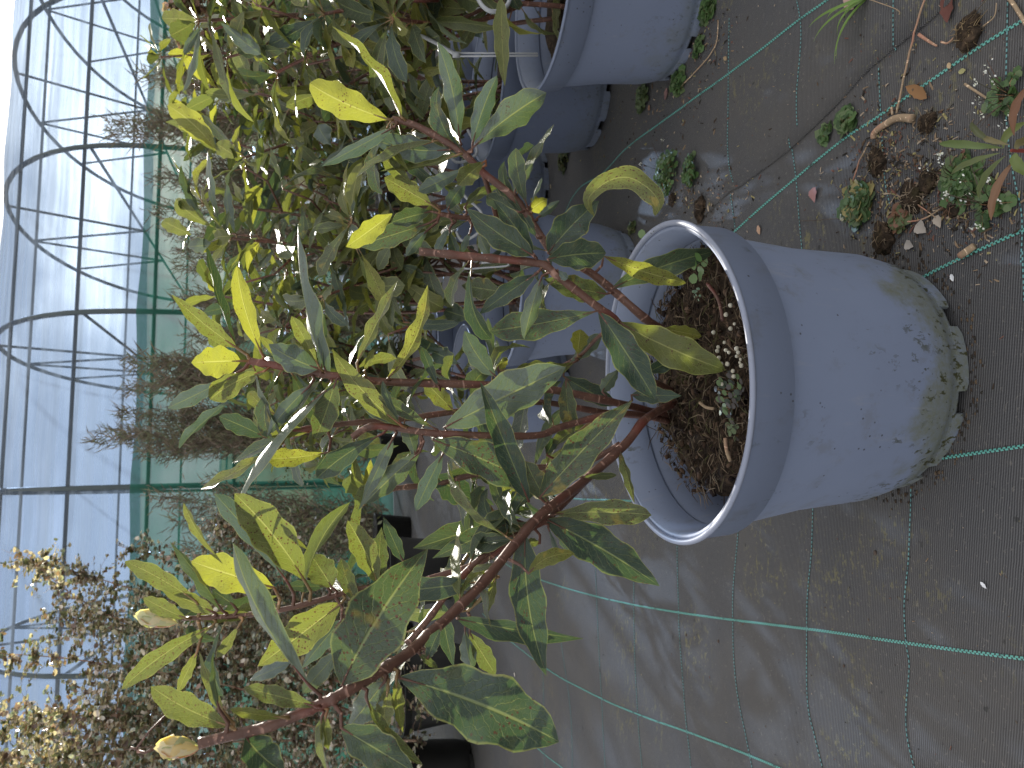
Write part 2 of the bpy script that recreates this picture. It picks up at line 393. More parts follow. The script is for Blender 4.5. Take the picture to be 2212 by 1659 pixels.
def yarn(pts, wid, mat, nm):
    q = smoothpts([tuple(GP(*a)[:2]) for a in pts], 14); mb = MB(); vs = []; uvs = []; ln = 0
    for i, (x, y) in enumerate(q):
        a = V((*q[max(0, i - 1)], 0)); b = V((*q[min(len(q) - 1, i + 1)], 0)); t = (b - a).normalized(); s_ = V((-t.y, t.x, 0)) * wid / 2
        if i: ln += (V((x, y)) - V(q[i - 1])).length
        for k, e in enumerate((-1, 0, 1)):
            pp = V((x, y, 0)) + s_ * e; vs.append((pp.x, pp.y, max(surf(x, y), surf(pp.x, pp.y)) + (.0016 if k == 1 else .0008))); uvs.append((k / 2, ln))
    fs = []
    for i in range(len(q) - 1):
        for k in range(2): fs.append((i * 3 + k, i * 3 + k + 1, i * 3 + k + 4, i * 3 + k + 3))
    mb.add(vs, fs, 0, uvs); return mb.build(nm, mat, ground, origin=(0, 0, 0))
for pts in [[(1880, -70), (1785, 0), (1725, 43), (1600, 138), (1475, 230), (1357, 317), (1304, 373), (1251, 407), (1221, 457), (1190, 540)],
            [(2290, -25), (2212, 37), (2101, 107), (1901, 247), (1788, 323), (1581, 503), (1500, 600)],
            [(2290, 450), (2212, 493), (2115, 537), (2005, 590), (1900, 650)],
            [(2290, 952), (2212, 963), (2055, 986), (1900, 1010)],
            [(1060, 1195), (1110, 1230), (1174, 1256), (1304, 1293), (1475, 1325), (1741, 1359), (1948, 1389), (2212, 1424), (2300, 1436)],
            [(1040, 1325), (1087, 1373), (1181, 1446), (1287, 1506), (1381, 1546), (1475, 1579), (1625, 1636), (1730, 1680)],
            [(1110, 1570), (1167, 1623), (1214, 1659), (1260, 1700)],
            [(1150, 1058), (1230, 1076), (1317, 1080), (1400, 1084)]]:
    yarn(pts, .0040, M_LINE, 'marker_yarn')
ZC = lambda k, L: [Z(k, *a) for a in L]
for pts in [ZC('C', [(2095, -60), (2080, 450), (2085, 770), (2120, 1100), (2180, 1400), (2175, 1700)]),
            ZC('C', [(1370, -60), (1370, 160), (1372, 330)]), ZC('C', [(1260, 440), (1280, 800), (1300, 1150), (1330, 1320)]),
            ZC('C', [(725, -50), (765, 200), (735, 600), (740, 820)]), ZC('C', [(685, 900), (720, 1150), (740, 1400), (765, 1640)]),
            ZC('C', [(300, 120), (285, 800), (300, 1050), (330, 1180)]), ZC('C', [(300, 1260), (335, 1500)]),
            ZC('I', [(1465, -150), (1465, 0), (1450, 300), (1420, 600), (1430, 850), (1450, 1000), (1435, 1250), (1445, 1460), (1500, 1700)]),
            ZC('I', [(830, -50), (820, 250), (795, 600), (800, 1200), (850, 1460), (910, 1700)]),
            ZC('I', [(350, 120), (315, 600), (335, 1100), (400, 1450), (450, 1700)]),
            ZC('H', [(2165, 200), (2180, 700), (2215, 1250), (2260, 1700)]),
            ZC('H', [(1640, 330), (1660, 900), (1680, 1400), (1700, 1700)]), ZC('H', [(1890, 420), (1900, 1150), (1945, 1700)]),
            ZC('H', [(1420, 850), (1480, 1300), (1495, 1700)]), ZC('H', [(1295, 900), (1305, 1300), (1315, 1700)]),
            ZC('F', [(2185, -30), (2195, 300)])]:
    yarn(pts, .0019, M_DOT, 'thin_yarn')

# ------------------------------------------------------------------ pots
def pot_prof(R0, Hh, r1, rb, ch):
    return dict(R=R0, H=Hh, r1=r1, rb=rb, ch=ch)
def build_pot(cx, cy, label, R0=.2, Hh=.295, r1=.181, rb=.145, ch=.054, M=None, mat=None, group=None, lean=0, soil_h=.055, detail=False, lip=None, name='plant_pot', cat='plant pot', rise=.012):
    mat = mat or M_POT2; root = empty(name, (cx, cy, surf(cx, cy)), label, cat, group)
    MM = Matrix.Rotation(lean, 3, 'Y'); base = gloc(root); N = 96 if detail else 56
    th = .0035
    w = MB()
    z0 = rise
    w.lathe([(rb - .006, z0 + .004), (rb - .002, z0), (rb, z0 + .004), (rb + .0005, z0 + .012), (rb + .0035, z0 + .015), (rb + .006, z0 + .024),
             (rb + .012, z0 + .05), (rb + (r1 - rb) * .55, Hh * .5), (r1, Hh - ch + .002)], N, base, M=MM)
    # inner face and floor
    w.lathe([(r1 - .001, Hh - ch + .002), (R0 - .012, Hh - ch + .008), (R0 - .006, Hh - .004)][:1] + [(r1 - th, Hh - ch), (rb - th + (r1 - rb) * .5, Hh * .5), (rb - th, z0 + .006), (.0005, z0 + .006)], N, base, M=MM)
    wall = w.build('wall', mat, root)
    c_ = MB()
    c_.lathe([(r1 + .0002, Hh - ch + .004), (r1 + .006, Hh - ch), (r1 + .0085, Hh - ch + .0015), (R0 - .005, Hh - .006), (R0 - .0035, Hh - .004), (R0 - .012, Hh - .004), (r1 - .004, Hh - ch + .006), (r1 - .004, Hh - ch + .004), (r1 + .0002, Hh - ch + .004)], N, base, M=MM)
    c_.build('collar', mat, root)
    l_ = MB(); l_.lathe([(R0 - .0065, Hh - .005), (R0 - .0015, Hh - .0048), (R0, Hh - .0025), (R0 - .0006, Hh), (R0 - .0035, Hh + .0012), (R0 - .0068, Hh - .0005), (R0 - .0065, Hh - .005)], N, base, M=MM)
    l_.build('lip', lip or mat, root)
    # feet: the wall stands on flat tabs with gaps between them
    nf = 9
    for k in range(nf):
        f = MB(); a0 = 2 * math.pi * (k + .08) / nf + .35; a1 = a0 + 2 * math.pi / nf * .74; m_ = 8; vs = []
        for i in range(m_ + 1):
            a = a0 + (a1 - a0) * i / m_; cut = .003 if i in (0, m_) else 0
            for rr, zz in ((rb + .0008, z0 + .006), (rb - .001, .0005 + cut), (rb - .0045, .0005 + cut), (rb - .0035, z0 + .006)):
                vs.append(base + MM @ V((rr * math.cos(a), rr * math.sin(a), zz)))
        fs = []
        for i in range(m_):
            for q in range(4): q2 = (q + 1) % 4; fs.append((i * 4 + q, i * 4 + q2, (i + 1) * 4 + q2, (i + 1) * 4 + q))
        fs += [(3, 2, 1, 0), tuple(m_ * 4 + q for q in range(4))]
        f.add(vs, fs); f.build('foot', mat, root, smooth=False)
    return root, MM
def build_soil(root, rad, zc, off=(0, 0), nr=22, na=64, amp=.008, seed=0):
    b = gloc(root) + V((off[0], off[1], zc)); s = MB(); vs = [b]; fs = []
    for i in range(1, nr + 1):
        for k in range(na):
            a = 2 * math.pi * k / na; er = 1 + (.03 * noise.noise(V((math.cos(a) * 2, math.sin(a) * 2, seed))) if i > nr - 4 else 0)
            r = rad * i / nr * er; x, y = r * math.cos(a), r * math.sin(a)
            z = amp * (noise.noise(V((x * 22, y * 22, seed))) * 1.3 + noise.noise(V((x * 60, y * 60, seed + 3))) * .7 + noise.noise(V((x * 140, y * 140, seed + 5))) * .45)
            if i > nr - 3: z -= (i - nr + 3) * .009
            vs.append(b + V((x, y, z)))
    for k in range(na): fs.append((0, 1 + k, 1 + (k + 1) % na))
    for i in range(nr - 1):
        for k in range(na): k2 = (k + 1) % na; fs.append((1 + i * na + k, 1 + (i + 1) * na + k, 1 + (i + 1) * na + k2, 1 + i * na + k2))
    s.add(vs, fs); o = s.build('soil', M_SOIL, root); return o
POTX, POTY = 0.014, 0.870
mainpot, MM = build_pot(POTX, POTY, 'large grey blue plastic pot with algae streaked foot, in the foreground', detail=True, R0=.197, Hh=.31, rb=.149, mat=M_POT, lip=M_LIP, lean=math.radians(-2.0))
SOILZ = .264
build_soil(mainpot, .159, SOILZ - .012, (.007, -.003), 32, 96, .012)
potdefs = {'A': (.79, 1.47, 'grey blue pot at the right edge of the frame, cropped by the picture edge'),
           'B': (.785, 1.96, 'grey blue pot standing directly behind the cropped pot at the frame edge'),
           'C': (.235, 1.78, 'grey blue pot directly behind the foreground pot, its body seen between stems'),
           'D': (-.02, 2.28, 'grey blue pot in shade second behind the foreground pot, mostly hidden by leaves'),
           'E': (.64, 2.50, 'grey blue pot deep in the shrub row between two nearer pots'),
           'F': (.14, 2.95, 'farthest grey blue pot of the row, glimpsed between leaves'),
           'I': (1.02, 2.62, 'added grey blue pot hidden behind the second pot, to shade the ground'),  # put in to close a gap where sun reached the ground
           'G': (1.42, 1.50, 'added unseen grey blue pot beyond the right edge, to shade the ground, near line'),  # G and H: unseen pots added to throw shade on the ground
           'H': (1.40, 2.05, 'added unseen grey blue pot beyond the right edge, to shade the ground, back line')}
pots = {}
for k, (x, y, lb) in potdefs.items():
    r_, _ = build_pot(x, y, lb, group='grey blue pots behind the foreground pot', mat=M_POT2); pots[k] = r_
    build_soil(r_, .168, .245, (0, 0), 12, 40, .010, seed=ord(k))
# black pots at the left
bpots = []
for (x, y, s_, lb) in [(-1.38, 3.5, 1.25, 'black plastic pot holding the round leaved bush, nearest'), (-1.85, 3.55, 1.25, 'black plastic pot at the left edge beside the one with the bush'), (-1.02, 4.15, 1.25, 'black plastic pot farther back holding the second round leaved bush')]:
    r_, _ = build_pot(x, y, lb, R0=.17 * s_, Hh=.27 * s_, r1=.155 * s_, rb=.125 * s_, ch=.03, mat=M_BLACK, group='black plastic pots under the round leaved bush')
    build_soil(r_, .14 * s_, .23 * s_, (0, 0), 8, 30, .008, seed=5); bpots.append(r_)

# soil fibres, beads on the main pot
def main_soil(x, y): return gloc(mainpot).z + SOILZ
fb = MB()
for i in range(1500):
    a = R.uniform(0, 6.283); r = .156 * math.sqrt(R.random()); x = POTX + .007 + r * math.cos(a); y = POTY - .003 + r * math.sin(a)
    L = R.uniform(.006, .026); an = R.uniform(0, 6.28); h = main_soil(x, y) - .006 + R.uniform(-.004, .006)
    p0 = V((x, y, h)); d_ = V((math.cos(an), math.sin(an), R.uniform(-.2, .4))) * L
    c_ = R.choice([(.055, .036, .024), (.09, .06, .038), (.03, .02, .014), (.2, .15, .10), (.07, .048, .032), (.13, .10, .065), (.08, .075, .03)])
    mid = p0 + d_ * .5 + V((R.uniform(-1, 1), R.uniform(-1, 1), R.uniform(0, 1))) * L * .22
    fb.tube([p0, mid, p0 + d_], [.0004, .0007, .0003], 3, 0, False, c_)
for i in range(420):
    a = R.uniform(0, 6.283); r = .156 * math.sqrt(R.random()); x = POTX + .007 + r * math.cos(a); y = POTY - .003 + r * math.sin(a)
    h = main_soil(x, y) - .008; s_ = R.uniform(.0015, .006)
    c_ = R.choice([(.05, .03, .02), (.09, .055, .035), (.14, .09, .06), (.02, .012, .01)])
    M3 = Matrix.Rotation(R.uniform(0, 6), 3, V((R.random(), R.random(), R.random())).normalized())
    vs = [V((x, y, h + s_ * .6)) + M3 @ V(q) * s_ for q in ((-1, -.6, -.3), (1, -.5, -.3), (.8, .6, -.3), (-.9, .5, -.3), (-.6, -.3, .4), (.6, -.4, .3), (.5, .4, .5), (-.6, .3, .3))]
    fb.add(vs, [(0, 1, 5, 4), (1, 2, 6, 5), (2, 3, 7, 6), (3, 0, 4, 7), (4, 5, 6, 7), (3, 2, 1, 0)], 0, None, c_)
o = fb.build('bark_fibre', M_TINT, mainpot); o['kind'] = 'stuff'
beads = [(250, 590), (330, 470), (300, 380), (355, 440), (370, 600), (320, 625), (390, 690), (245, 615), (255, 660), (290, 560), (345, 745), (400, 710), (275, 830), (350, 780), (220, 495), (330, 320), (370, 650), (395, 670), (300, 610), (380, 625), (270, 700), (310, 700)]
bm = bmesh.new(); bmesh.ops.create_icosphere(bm, subdivisions=2, radius=1); bme = bpy.data.meshes.new('fertiliser_bead'); bm.to_mesh(bme); bm.free()
bme.materials.append(M_WHITE); bme.polygons.foreach_set('use_smooth', [True] * len(bme.polygons))
for (zx, zy) in beads:
    q = GP(*Z('F', zx - 20, zy), z=SOILZ + .004)
    o = link('fertiliser_bead', bme, None, q); s_ = R.uniform(.0017, .0029); o.scale = (s_, s_ * 1.1, s_ * .9)
    tag(o, 'tiny round cream fertiliser bead lying on the soil near the front rim of the pot', 'bead', 'fertiliser beads on the soil of the foreground pot')
exec_later = []
# ------------------------------------------------------------------ leaves
def shape(t, k=0):
    t = min(max(t, 0), 1)
    if k == 0: a, b = .95, .80      # elliptic
    elif k == 1: a, b = 1.5, .75    # broadest toward the tip
    elif k == 2: a, b = .8, 1.05    # broadest low
    else: a, b = 1.15, .42          # blunt tipped
    m = (a / (a + b)) ** a * (b / (a + b)) ** b
    return (t ** a) * ((1 - t) ** b) / m
def leaf_geo(mb, S_, T_, N_, Wd, k, fold, wave, ph, na=13, nu=2):
    """S_,T_,N_: functions of t giving spine point, tangent, normal"""
    us = [-1 + i / nu for i in range(2 * nu + 1)]; vs = []; uvs = []
    for i in range(na + 1):
        t = i / na; s = S_(t); tn = T_(t); nn = N_(t); nn = (nn - tn * nn.dot(tn)).normalized(); b = tn.cross(nn)
        wt = Wd / 2 * shape(t, k)
        if i == 0: wt = Wd * .02
        if i == na: wt = Wd * .004
        for u in us:
            wv = wave * Wd * math.sin(t * 17 + ph + (1.7 if u < 0 else 0)) * abs(u) ** 2 * min(1, t * 3) * min(1, (1 - t) * 3)
            ed = 1 + .10 * math.sin(t * 23 + ph * 2 + (2 if u > 0 else 0)) * (abs(u) == 1)
            vs.append(s + b * (u * wt * ed * math.cos(fold * abs(u))) + nn * (abs(u) * wt * math.sin(fold) + wv)); uvs.append(((u + 1) / 2, t))
    m = len(us); fs = [(i * m + j, i * m + j + 1, (i + 1) * m + j + 1, (i + 1) * m + j) for i in range(na) for j in range(m - 1)]
    mb.add(vs, fs, 0, uvs)
def generic_leaf(L, Wd, k, curl, fold, wave, ph, twist=0.0):
    mb = MB()
    def Sx(t): a = curl * t; return V((0, L * (math.sin(a) / curl if abs(curl) > .01 else t), -L * ((1 - math.cos(a)) / curl if abs(curl) > .01 else 0)))
    def Tx(t): a = curl * t; return V((0, math.cos(a), -math.sin(a)))
    def Nx(t): a = curl * t; tw = twist * t; n0 = V((0, math.sin(a), math.cos(a))); return n0 * math.cos(tw) + V((1, 0, 0)) * math.sin(tw)
    leaf_geo(mb, Sx, Tx, Nx, Wd, k, fold, wave, ph, 10, 2)
    mb.tube([V((0, -.14 * L, -.01 * L)), V((0, -.05 * L, 0)), V((0, .1 * L, -.002))], [.0014, .0011, .0007], 5, 1, False)
    o = mb.build('leaf', [M_LEAF, M_STEMG]); me = o.data; bpy.data.objects.remove(o); return me
GEN = [generic_leaf(1.0 * .11, .11 * wv, k, cu_, fo, wa, i * 1.3, tw) for i, (wv, k, cu_, fo, wa, tw) in enumerate([
    (.30, 0, .5, .25, .05, .2), (.27, 1, .9, .35, .08, -.4), (.34, 0, .3, .15, .04, .1), (.24, 2, 1.3, .5, .10, .8), (.30, 1, -.4, .3, .06, -.2),
    (.36, 3, .4, .12, .05, .1), (.22, 0, .7, .6, .12, 1.2), (.28, 2, .15, .2, .07, 0), (.40, 3, .6, .1, .03, -.1), (.25, 1, 1.0, .45, .12, -1.0)])]
def place_leaf(parent, pos, dirv, nrm, size, tone, spot, var=None):
    me = GEN[var if var is not None else R.randrange(len(GEN))]
    o = bpy.data.objects.new('leaf', me); C.objects.link(o); o.parent = parent
    y = dirv.normalized(); z = (nrm - y * nrm.dot(y)); z = z.normalized() if z.length > 1e-4 else y.orthogonal().normalized(); x = y.cross(z)
    s_ = size / .11
    off = y * (.13 * size)
    o.matrix_local = Matrix.Translation(pos + off - gloc(parent)) @ Matrix(((x.x, y.x, z.x, 0), (x.y, y.y, z.y, 0), (x.z, y.z, z.z, 0), (0, 0, 0, 1))) @ Matrix.Scale(s_, 4)
    o['tone'] = float(tone); o['spot'] = float(spot); return o
# ------------------------------------------------------------------ the main shrub
SH = empty('shrub', (POTX + .01, POTY, SOILZ), 'potted evergreen shrub with long leathery leaves on red brown stems, in the foreground pot', 'shrub')
def PZ(x, y, z): q = GP(x, y, z); return (x, y, (q - campos).dot(fwd))
soil_pt = lambda x, y: PZ(x, y, SOILZ - .02)
stems = [   # (points (x, y, depth), radius start, radius end, young?)
    ([soil_pt(1462, 868), (1395, 905, .935), (1350, 960, .90), (1257, 1043, .85), (1167, 1113, .79), (1114, 1173, .76), (1030, 1273, .71), (924, 1373, .665), (860, 1426, .64), (737, 1500, .61), (700, 1518, .605), (640, 1545, .60), (567, 1573, .595), (500, 1588, .59), (430, 1606, .585)], .0062, .0048, 0),
    ([soil_pt(1475, 735), (1404, 696, .93), (1334, 636, .92), (1271, 586, .91), (1200, 548, .90), (1184, 533, .89), (1131, 453, .885), (1107, 423, .88), (1044, 373, .875), (1004, 333, .87), (964, 307, .865), (900, 272, .86), (847, 257, .855)], .0062, .0042, 0),
    ([soil_pt(1460, 850), (1354, 790, .925), (1344, 726, .90), (1331, 693, .88), (1287, 660, .865), (1204, 596, .85), (1167, 570, .845), (1060, 558, .835), (985, 551, .83), (905, 543, .825)], .0058, .0050, 0),
    ([soil_pt(1452, 900), (1330, 870, .93), (1167, 838, .885), (1037, 831, .865), (837, 825, .84), (737, 814, .825), (680, 805, .82), (633, 796, .815), (575, 786, .81), (540, 780, .81)], .0056, .0046, 0),
    ([soil_pt(1450, 905), (1300, 890, .95), (1150, 868, .92), (984, 889, .90), (870, 905, .885), (737, 916, .87), (650, 928, .86), (600, 935, .86)], .0046, .0034, 0),
    ([soil_pt(1452, 912), (1340, 893, .92), (1220, 920, .88), (1164, 940, .86), (1070, 941, .84), (937, 936, .825), (860, 925, .82), (800, 922, .815), (760, 945, .81)], .0048, .0042, 0),
    ([(1340, 960, .90), (1260, 1000, .91), (1160, 1010, .91), (1080, 1015, .905), (990, 1033, .90), (940, 1046, .895), (870, 1053, .89), (820, 1060, .89)], .0042, .0036, 0),
    ([(1330, 980, .90), (1255, 1050, .87), (1190, 1115, .83), (1130, 1150, .81), (1047, 1199, .80), (977, 1269, .785), (924, 1339, .78), (880, 1390, .78)], .0042, .0040, 0),
    ([(1120, 1155, .81), (1047, 1210, .82), (960, 1240, .82), (880, 1262, .81), (790, 1270, .80), (737, 1283, .79), (633, 1312, .775), (540, 1328, .77), (470, 1333, .765), (392, 1336, .76)], .0040, .0028, 0),
    ([(1331, 700, .88), (1290, 730, .93), (1250, 770, .96), (1180, 800, .97), (1090, 800, .97)], .003, .002, 0),
    ([(1044, 373, .875), (1075, 480, .93), (1060, 470, .92), (1000, 470, .91), (950, 462, .90)], .0036, .0034, 0),
    ([(1290, 900, .93), (1230, 955, .94), (1200, 1000, .95), (1120, 1060, .95), (1080, 1120, .94), (1010, 1200, .93), (950, 1300, .92)], .0034, .0026, 1),
    ([(1167, 1113, .79), (1100, 1170, .86), (1075, 1225, .87), (1060, 1270, .88), (1010, 1320, .89)], .0028, .0022, 1),
]
SP = []
for pts, ra, rb_, yng in stems:
    q = smoothpts(pts, 6); n_ = len(q)
    W3 = [P(*a) for a in q]; rad = [ra + (rb_ - ra) * i / n_ for i in range(n_)]
    # swollen leaf scars
    rad = [r_ * (1 + (.16 if i % 7 == 0 else 0) + .05 * math.sin(i * 1.7)) for i, r_ in enumerate(rad)]
    mb = MB(); mb.tube(W3, [x_ * .86 for x_ in rad], 10); mb.build('stem', M_STEMG if yng else M_STEM, SH)
    SP += [(a[0], a[1], a[2], W3[i]) for i, a in enumerate(q)]
# small ring scars on the two nearest stems
def nearest(x, y):
    return min(SP, key=lambda s: (s[0] - x) ** 2 + (s[1] - y) ** 2)
TONE = {'g': (0, .12, 'f'), 's': (.04, .05, 'b'), 'y': (.88, .15, 'f'), 'l': (.46, .4, 'f'), 'o': (.26, .8, 'f'), 'b': (.75, 1.0, 'f'), 'G': (.10, .8, 'f'), 'L': (.45, .1, 'f')}
def hand_leaf(parent, zk, bx, by, tx, ty, wz, tn, bend=0, dz=None, dep=None, k=None, pet=True, fold=None, wave=None, near=0, col=None):
    b = Z(zk, bx, by); t = Z(zk, tx, ty); wpx = wz / 3.0
    ns = nearest(*b); db = dep if dep is not None else ns[2] - near - R.uniform(0, .012)
    Lpx = math.hypot(t[0] - b[0], t[1] - b[1])
    if dz is None: dz = R.uniform(-.02, .03)
    p0 = P(*b, db); p2 = P(*t, db + dz)
    px, py = (t[1] - b[1]) / Lpx, -(t[0] - b[0]) / Lpx
    mx_, my_ = (b[0] + t[0]) / 2 + px * bend / 3.0, (b[1] + t[1]) / 2 + py * bend / 3.0
    p1 = P(mx_ + (mx_ - (b[0] + t[0]) / 2), my_ + (my_ - (b[1] + t[1]) / 2), db + dz / 2) + V((0, -.3, .3)) * (p2 - p0).length * R.uniform(-.10, .32)
    L = (p2 - p0).length
    wreal = wpx * (db + dz / 2) / FPX
    Wd = max(wreal, .20 * L); roll = math.acos(min(1, wreal / Wd)) * R.choice((-1, 1))
    view = (campos - (p0 + p2) / 2).normalized()
    tn_, sp_, face = TONE[tn]
    def Sx(s): return p0 * (1 - s) ** 2 + p1 * 2 * s * (1 - s) + p2 * s * s
    def Tx(s): return ((p1 - p0) * (1 - s) + (p2 - p1) * s).normalized()
    ax = (p2 - p0).normalized(); n0 = (view - ax * view.dot(ax)).normalized()
    if face == 'b': n0 = -n0
    tw = R.uniform(-.75, .75)
    def Nx(s):
        a = roll + tw * (s - .4); return n0 * math.cos(a) + ax.cross(n0) * math.sin(a)
    mb = MB()
    kk = k if k is not None else R.choice([0, 0, 1, 2])
    leaf_geo(mb, Sx, Tx, Nx, Wd * 1.0, kk, R.uniform(.12, .55) if fold is None else fold, R.uniform(.04, .11) if wave is None else wave, R.uniform(0, 6), 18, 3)
    dist = math.hypot(ns[0] - b[0], ns[1] - b[1])
    if pet and dist < 75:
        a0 = ns[3]; m1_ = (a0 + p0) / 2 + V((0, 0, -.004)); mb.tube([a0, m1_, p0, Sx(.06), Sx(.16)], [.0020, .0017, .0014, .001, .0005], 6, 1, False)
    o = mb.build('leaf', [M_LEAF, M_STEMG if tn in 'yl' else M_STEM], parent, origin=p0)
    o['tone'] = float(min(1, max(0, tn_ + R.uniform(-.06, .08)))); o['spot'] = float(sp_)
    return o
LV = """
B 305 775 -205 540 230 y 20 .0
B 390 760 -60 170 62 l -45
B 330 830 -130 1080 90 s
B 700 970 200 900 190 s 30
B 760 1000 250 1110 62 l 20
B 765 905 622 270 140 s -20
B 850 930 1010 490 140 s 15
B 850 960 1330 600 230 s 10
B 765 975 685 885 75 l
B 825 1085 500 1240 110 s
B 935 1040 760 1200 130 l
B 470 1200 255 980 90 l 15
B 440 1110 295 930 60 l
B 590 1330 280 1150 160 l
B 580 1370 325 1440 125 g
B 560 1450 105 1590 150 G 10
B 330 1385 30 1600 150 y
B 600 1310 585 1510 130 o
B 690 1360 800 1190 100 s
B 800 1340 1015 1215 70 o 20
B 1240 1655 812 1350 190 g 10
B 1240 1640 985 1295 150 g -15
B 1150 1375 940 1270 110 g
B 1210 1345 1130 960 115 g 10
B 1120 1255 1245 1060 85 s 15
B 1225 1365 1335 1290 110 y
B 1268 1412 1415 1300 60 s
B 1222 1340 1300 1150 22 s
B 1340 1640 1670 1300 215 g 15
B 1335 1680 1715 1640 210 g 10
B 1270 1545 1170 1385 80 g
B 560 1490 420 1660 75 s
B 710 1465 610 1640 60 s
B 700 1485 755 1655 80 g
B 835 1505 780 1650 45 s
B 890 1505 955 1655 80 s
E 1750 212 2420 -30 165 g 25
E 1700 0 2235 175 130 b -15
E 1255 120 890 380 130 g
E 1300 130 1185 540 120 s
E 1680 350 965 485 200 G 15
E 1720 245 1310 150 180 o 10
E 1668 362 2030 925 235 g 20
E 1800 430 2490 740 235 L -15
E 1860 545 1960 550 60 o
E 1290 80 1340 140 35 l
E 1400 90 1465 150 60 s
E 1465 715 1690 510 110 s
E 1530 650 1550 475 120 y
E 1525 680 1120 745 190 o 45
E 665 1112 1455 720 290 s 0
E 1440 780 1780 970 135 g
E 1455 795 1500 1160 120 G
E 1215 1590 900 815 185 g -20 -.03 .80
E 1285 1565 1885 935 245 G 0
E 590 1190 1290 1500 240 G 20
E 1250 1390 1435 990 90 s 25
E 1330 1290 1385 1190 85 g
E 1690 880 1800 730 95 s
E 1945 775 2155 670 110 g
E 1880 900 2205 905 110 g
E 1000 780 800 485 150 s 25
E 1020 765 950 400 50 s
E 1020 745 1005 540 45 s
E 1030 745 1070 655 55 y
E 295 800 560 185 100 b -60
E 100 695 365 160 80 l -15
E 150 745 212 600 45 l
E 640 870 520 590 70 g
E 725 1000 512 775 135 l
E 395 1100 270 808 60 g
E 390 1100 -60 600 150 l 15
E 620 1125 235 900 90 G
E 480 1290 420 1100 110 s
E 335 1180 110 1650 90 s
E 510 1270 150 1610 170 s
E 660 1280 480 1655 110 s
E 600 1420 840 1575 190 g
E 130 1620 90 1295 90 l
E 150 1585 190 1320 60 b
E 270 1150 -160 1440 150 g -10
E 1140 1610 1020 1450 110 l
E 1345 1600 1195 1330 150 G
E 1545 1430 1785 1420 50 o
E 1800 1258 1900 1605 60 o 10
E 2085 470 2335 520 95 y
H 1345 20 2010 20 175 o 25
H 1330 50 2062 480 255 g 15
H 1190 140 1328 1060 225 g -15
H 1215 400 1512 270 110 b 45
H 375 1075 1410 1490 430 g 45
H 5 1120 560 235 430 G 10
H 1340 100 1400 285 40 s
H 1130 50 590 300 150 g
H 1230 60 930 205 95 o
H 1060 20 465 235 190 g 15
H 750 690 1570 820 150 g 0 .03 .80
H 1285 205 1200 190 60 o
H 640 560 730 1005 110 g
H 800 750 850 1020 115 s
H 830 780 1000 1055 120 o
H 1000 420 930 660 80 l
H 560 950 640 760 90 g
H 500 915 625 1010 50 o
H 355 1080 400 1430 80 l
H 280 1100 45 1400 200 s
H 300 1150 250 1460 120 l
H 160 1200 530 1640 80 o -40
H 0 1400 480 1690 235 g
H 400 320 270 30 90 g
H 235 465 40 55 180 l -20
H 250 430 260 100 110 o
H 110 600 0 300 110 o
G 2010 1130 1510 200 140 s 20
G 1775 490 1240 320 235 y -10
G 1270 580 808 320 120 l -30
G 1385 650 1038 500 105 L
G 1205 690 930 555 105 l
G 1640 660 1170 690 80 l 20
G 1440 640 1100 190 70 s -30
G 1400 280 1190 -60 50 l
G 1375 740 788 1150 130 l -25
G 1280 900 1150 1170 70 l
G 1450 1300 1290 900 65 l
G 1420 1280 1385 900 40 s
G 1555 725 1408 945 70 l
G 2050 1260 1580 1140 130 o -10
G 1840 1330 1490 1275 75 l
G 1490 1390 978 1130 185 l 15
G 1590 1450 1850 1690 225 g
G 2212 590 1670 1000 240 l 10
G 1970 440 1520 -120 265 l -30
G 1860 450 1390 -120 135 s -15
G 2000 250 1740 0 40 l
G 2115 480 1850 480 80 g
G 2150 490 2005 265 200 o
G 2215 700 1955 1015 130 s
G 2215 880 1960 1180 120 s
G 1880 975 1615 1090 90 s
G 2110 1320 2130 1540 80 l
G 2085 1330 2125 1690 60 o
G 1510 600 1375 505 105 g
D 1560 680 1240 690 215 y 0
D 1535 595 1113 250 125 l 15
D 1535 600 1340 -60 52 g -10
D 1690 620 1535 62 130 y 20
D 1840 670 1680 520 60 l
D 2065 730 1740 570 185 s 10
D 1485 790 1088 985 115 s
D 1715 745 1362 930 170 l -20
D 1530 760 1380 900 70 l
D 1490 940 1160 1250 72 s
D 1720 1175 1420 1040 125 g -10
D 1785 1030 1610 880 100 l
D 2000 1140 1670 1110 110 l
D 2005 845 1730 1170 120 s
D 2115 870 1520 1650 62 s -50
D 1830 1210 1300 1510 80 l 25
D 2130 1270 1730 1310 140 b 15
D 2180 800 2040 1190 165 o
D 2135 800 1930 -210 100 s 35
D 2070 725 1890 390 92 l
D 2080 760 2100 370 70 s
"""
for ln in LV.strip().splitlines():
    a = ln.split(); nums = [float(x) for x in a[1:6]]; ex = [float(x) for x in a[7:]]
    kw = {}
    if len(ex) > 0: kw['bend'] = ex[0]
    if len(ex) > 1: kw['dz'] = ex[1]
    if len(ex) > 2: kw['dep'] = ex[2]
    hand_leaf(SH, a[0], *nums, a[6], **kw)
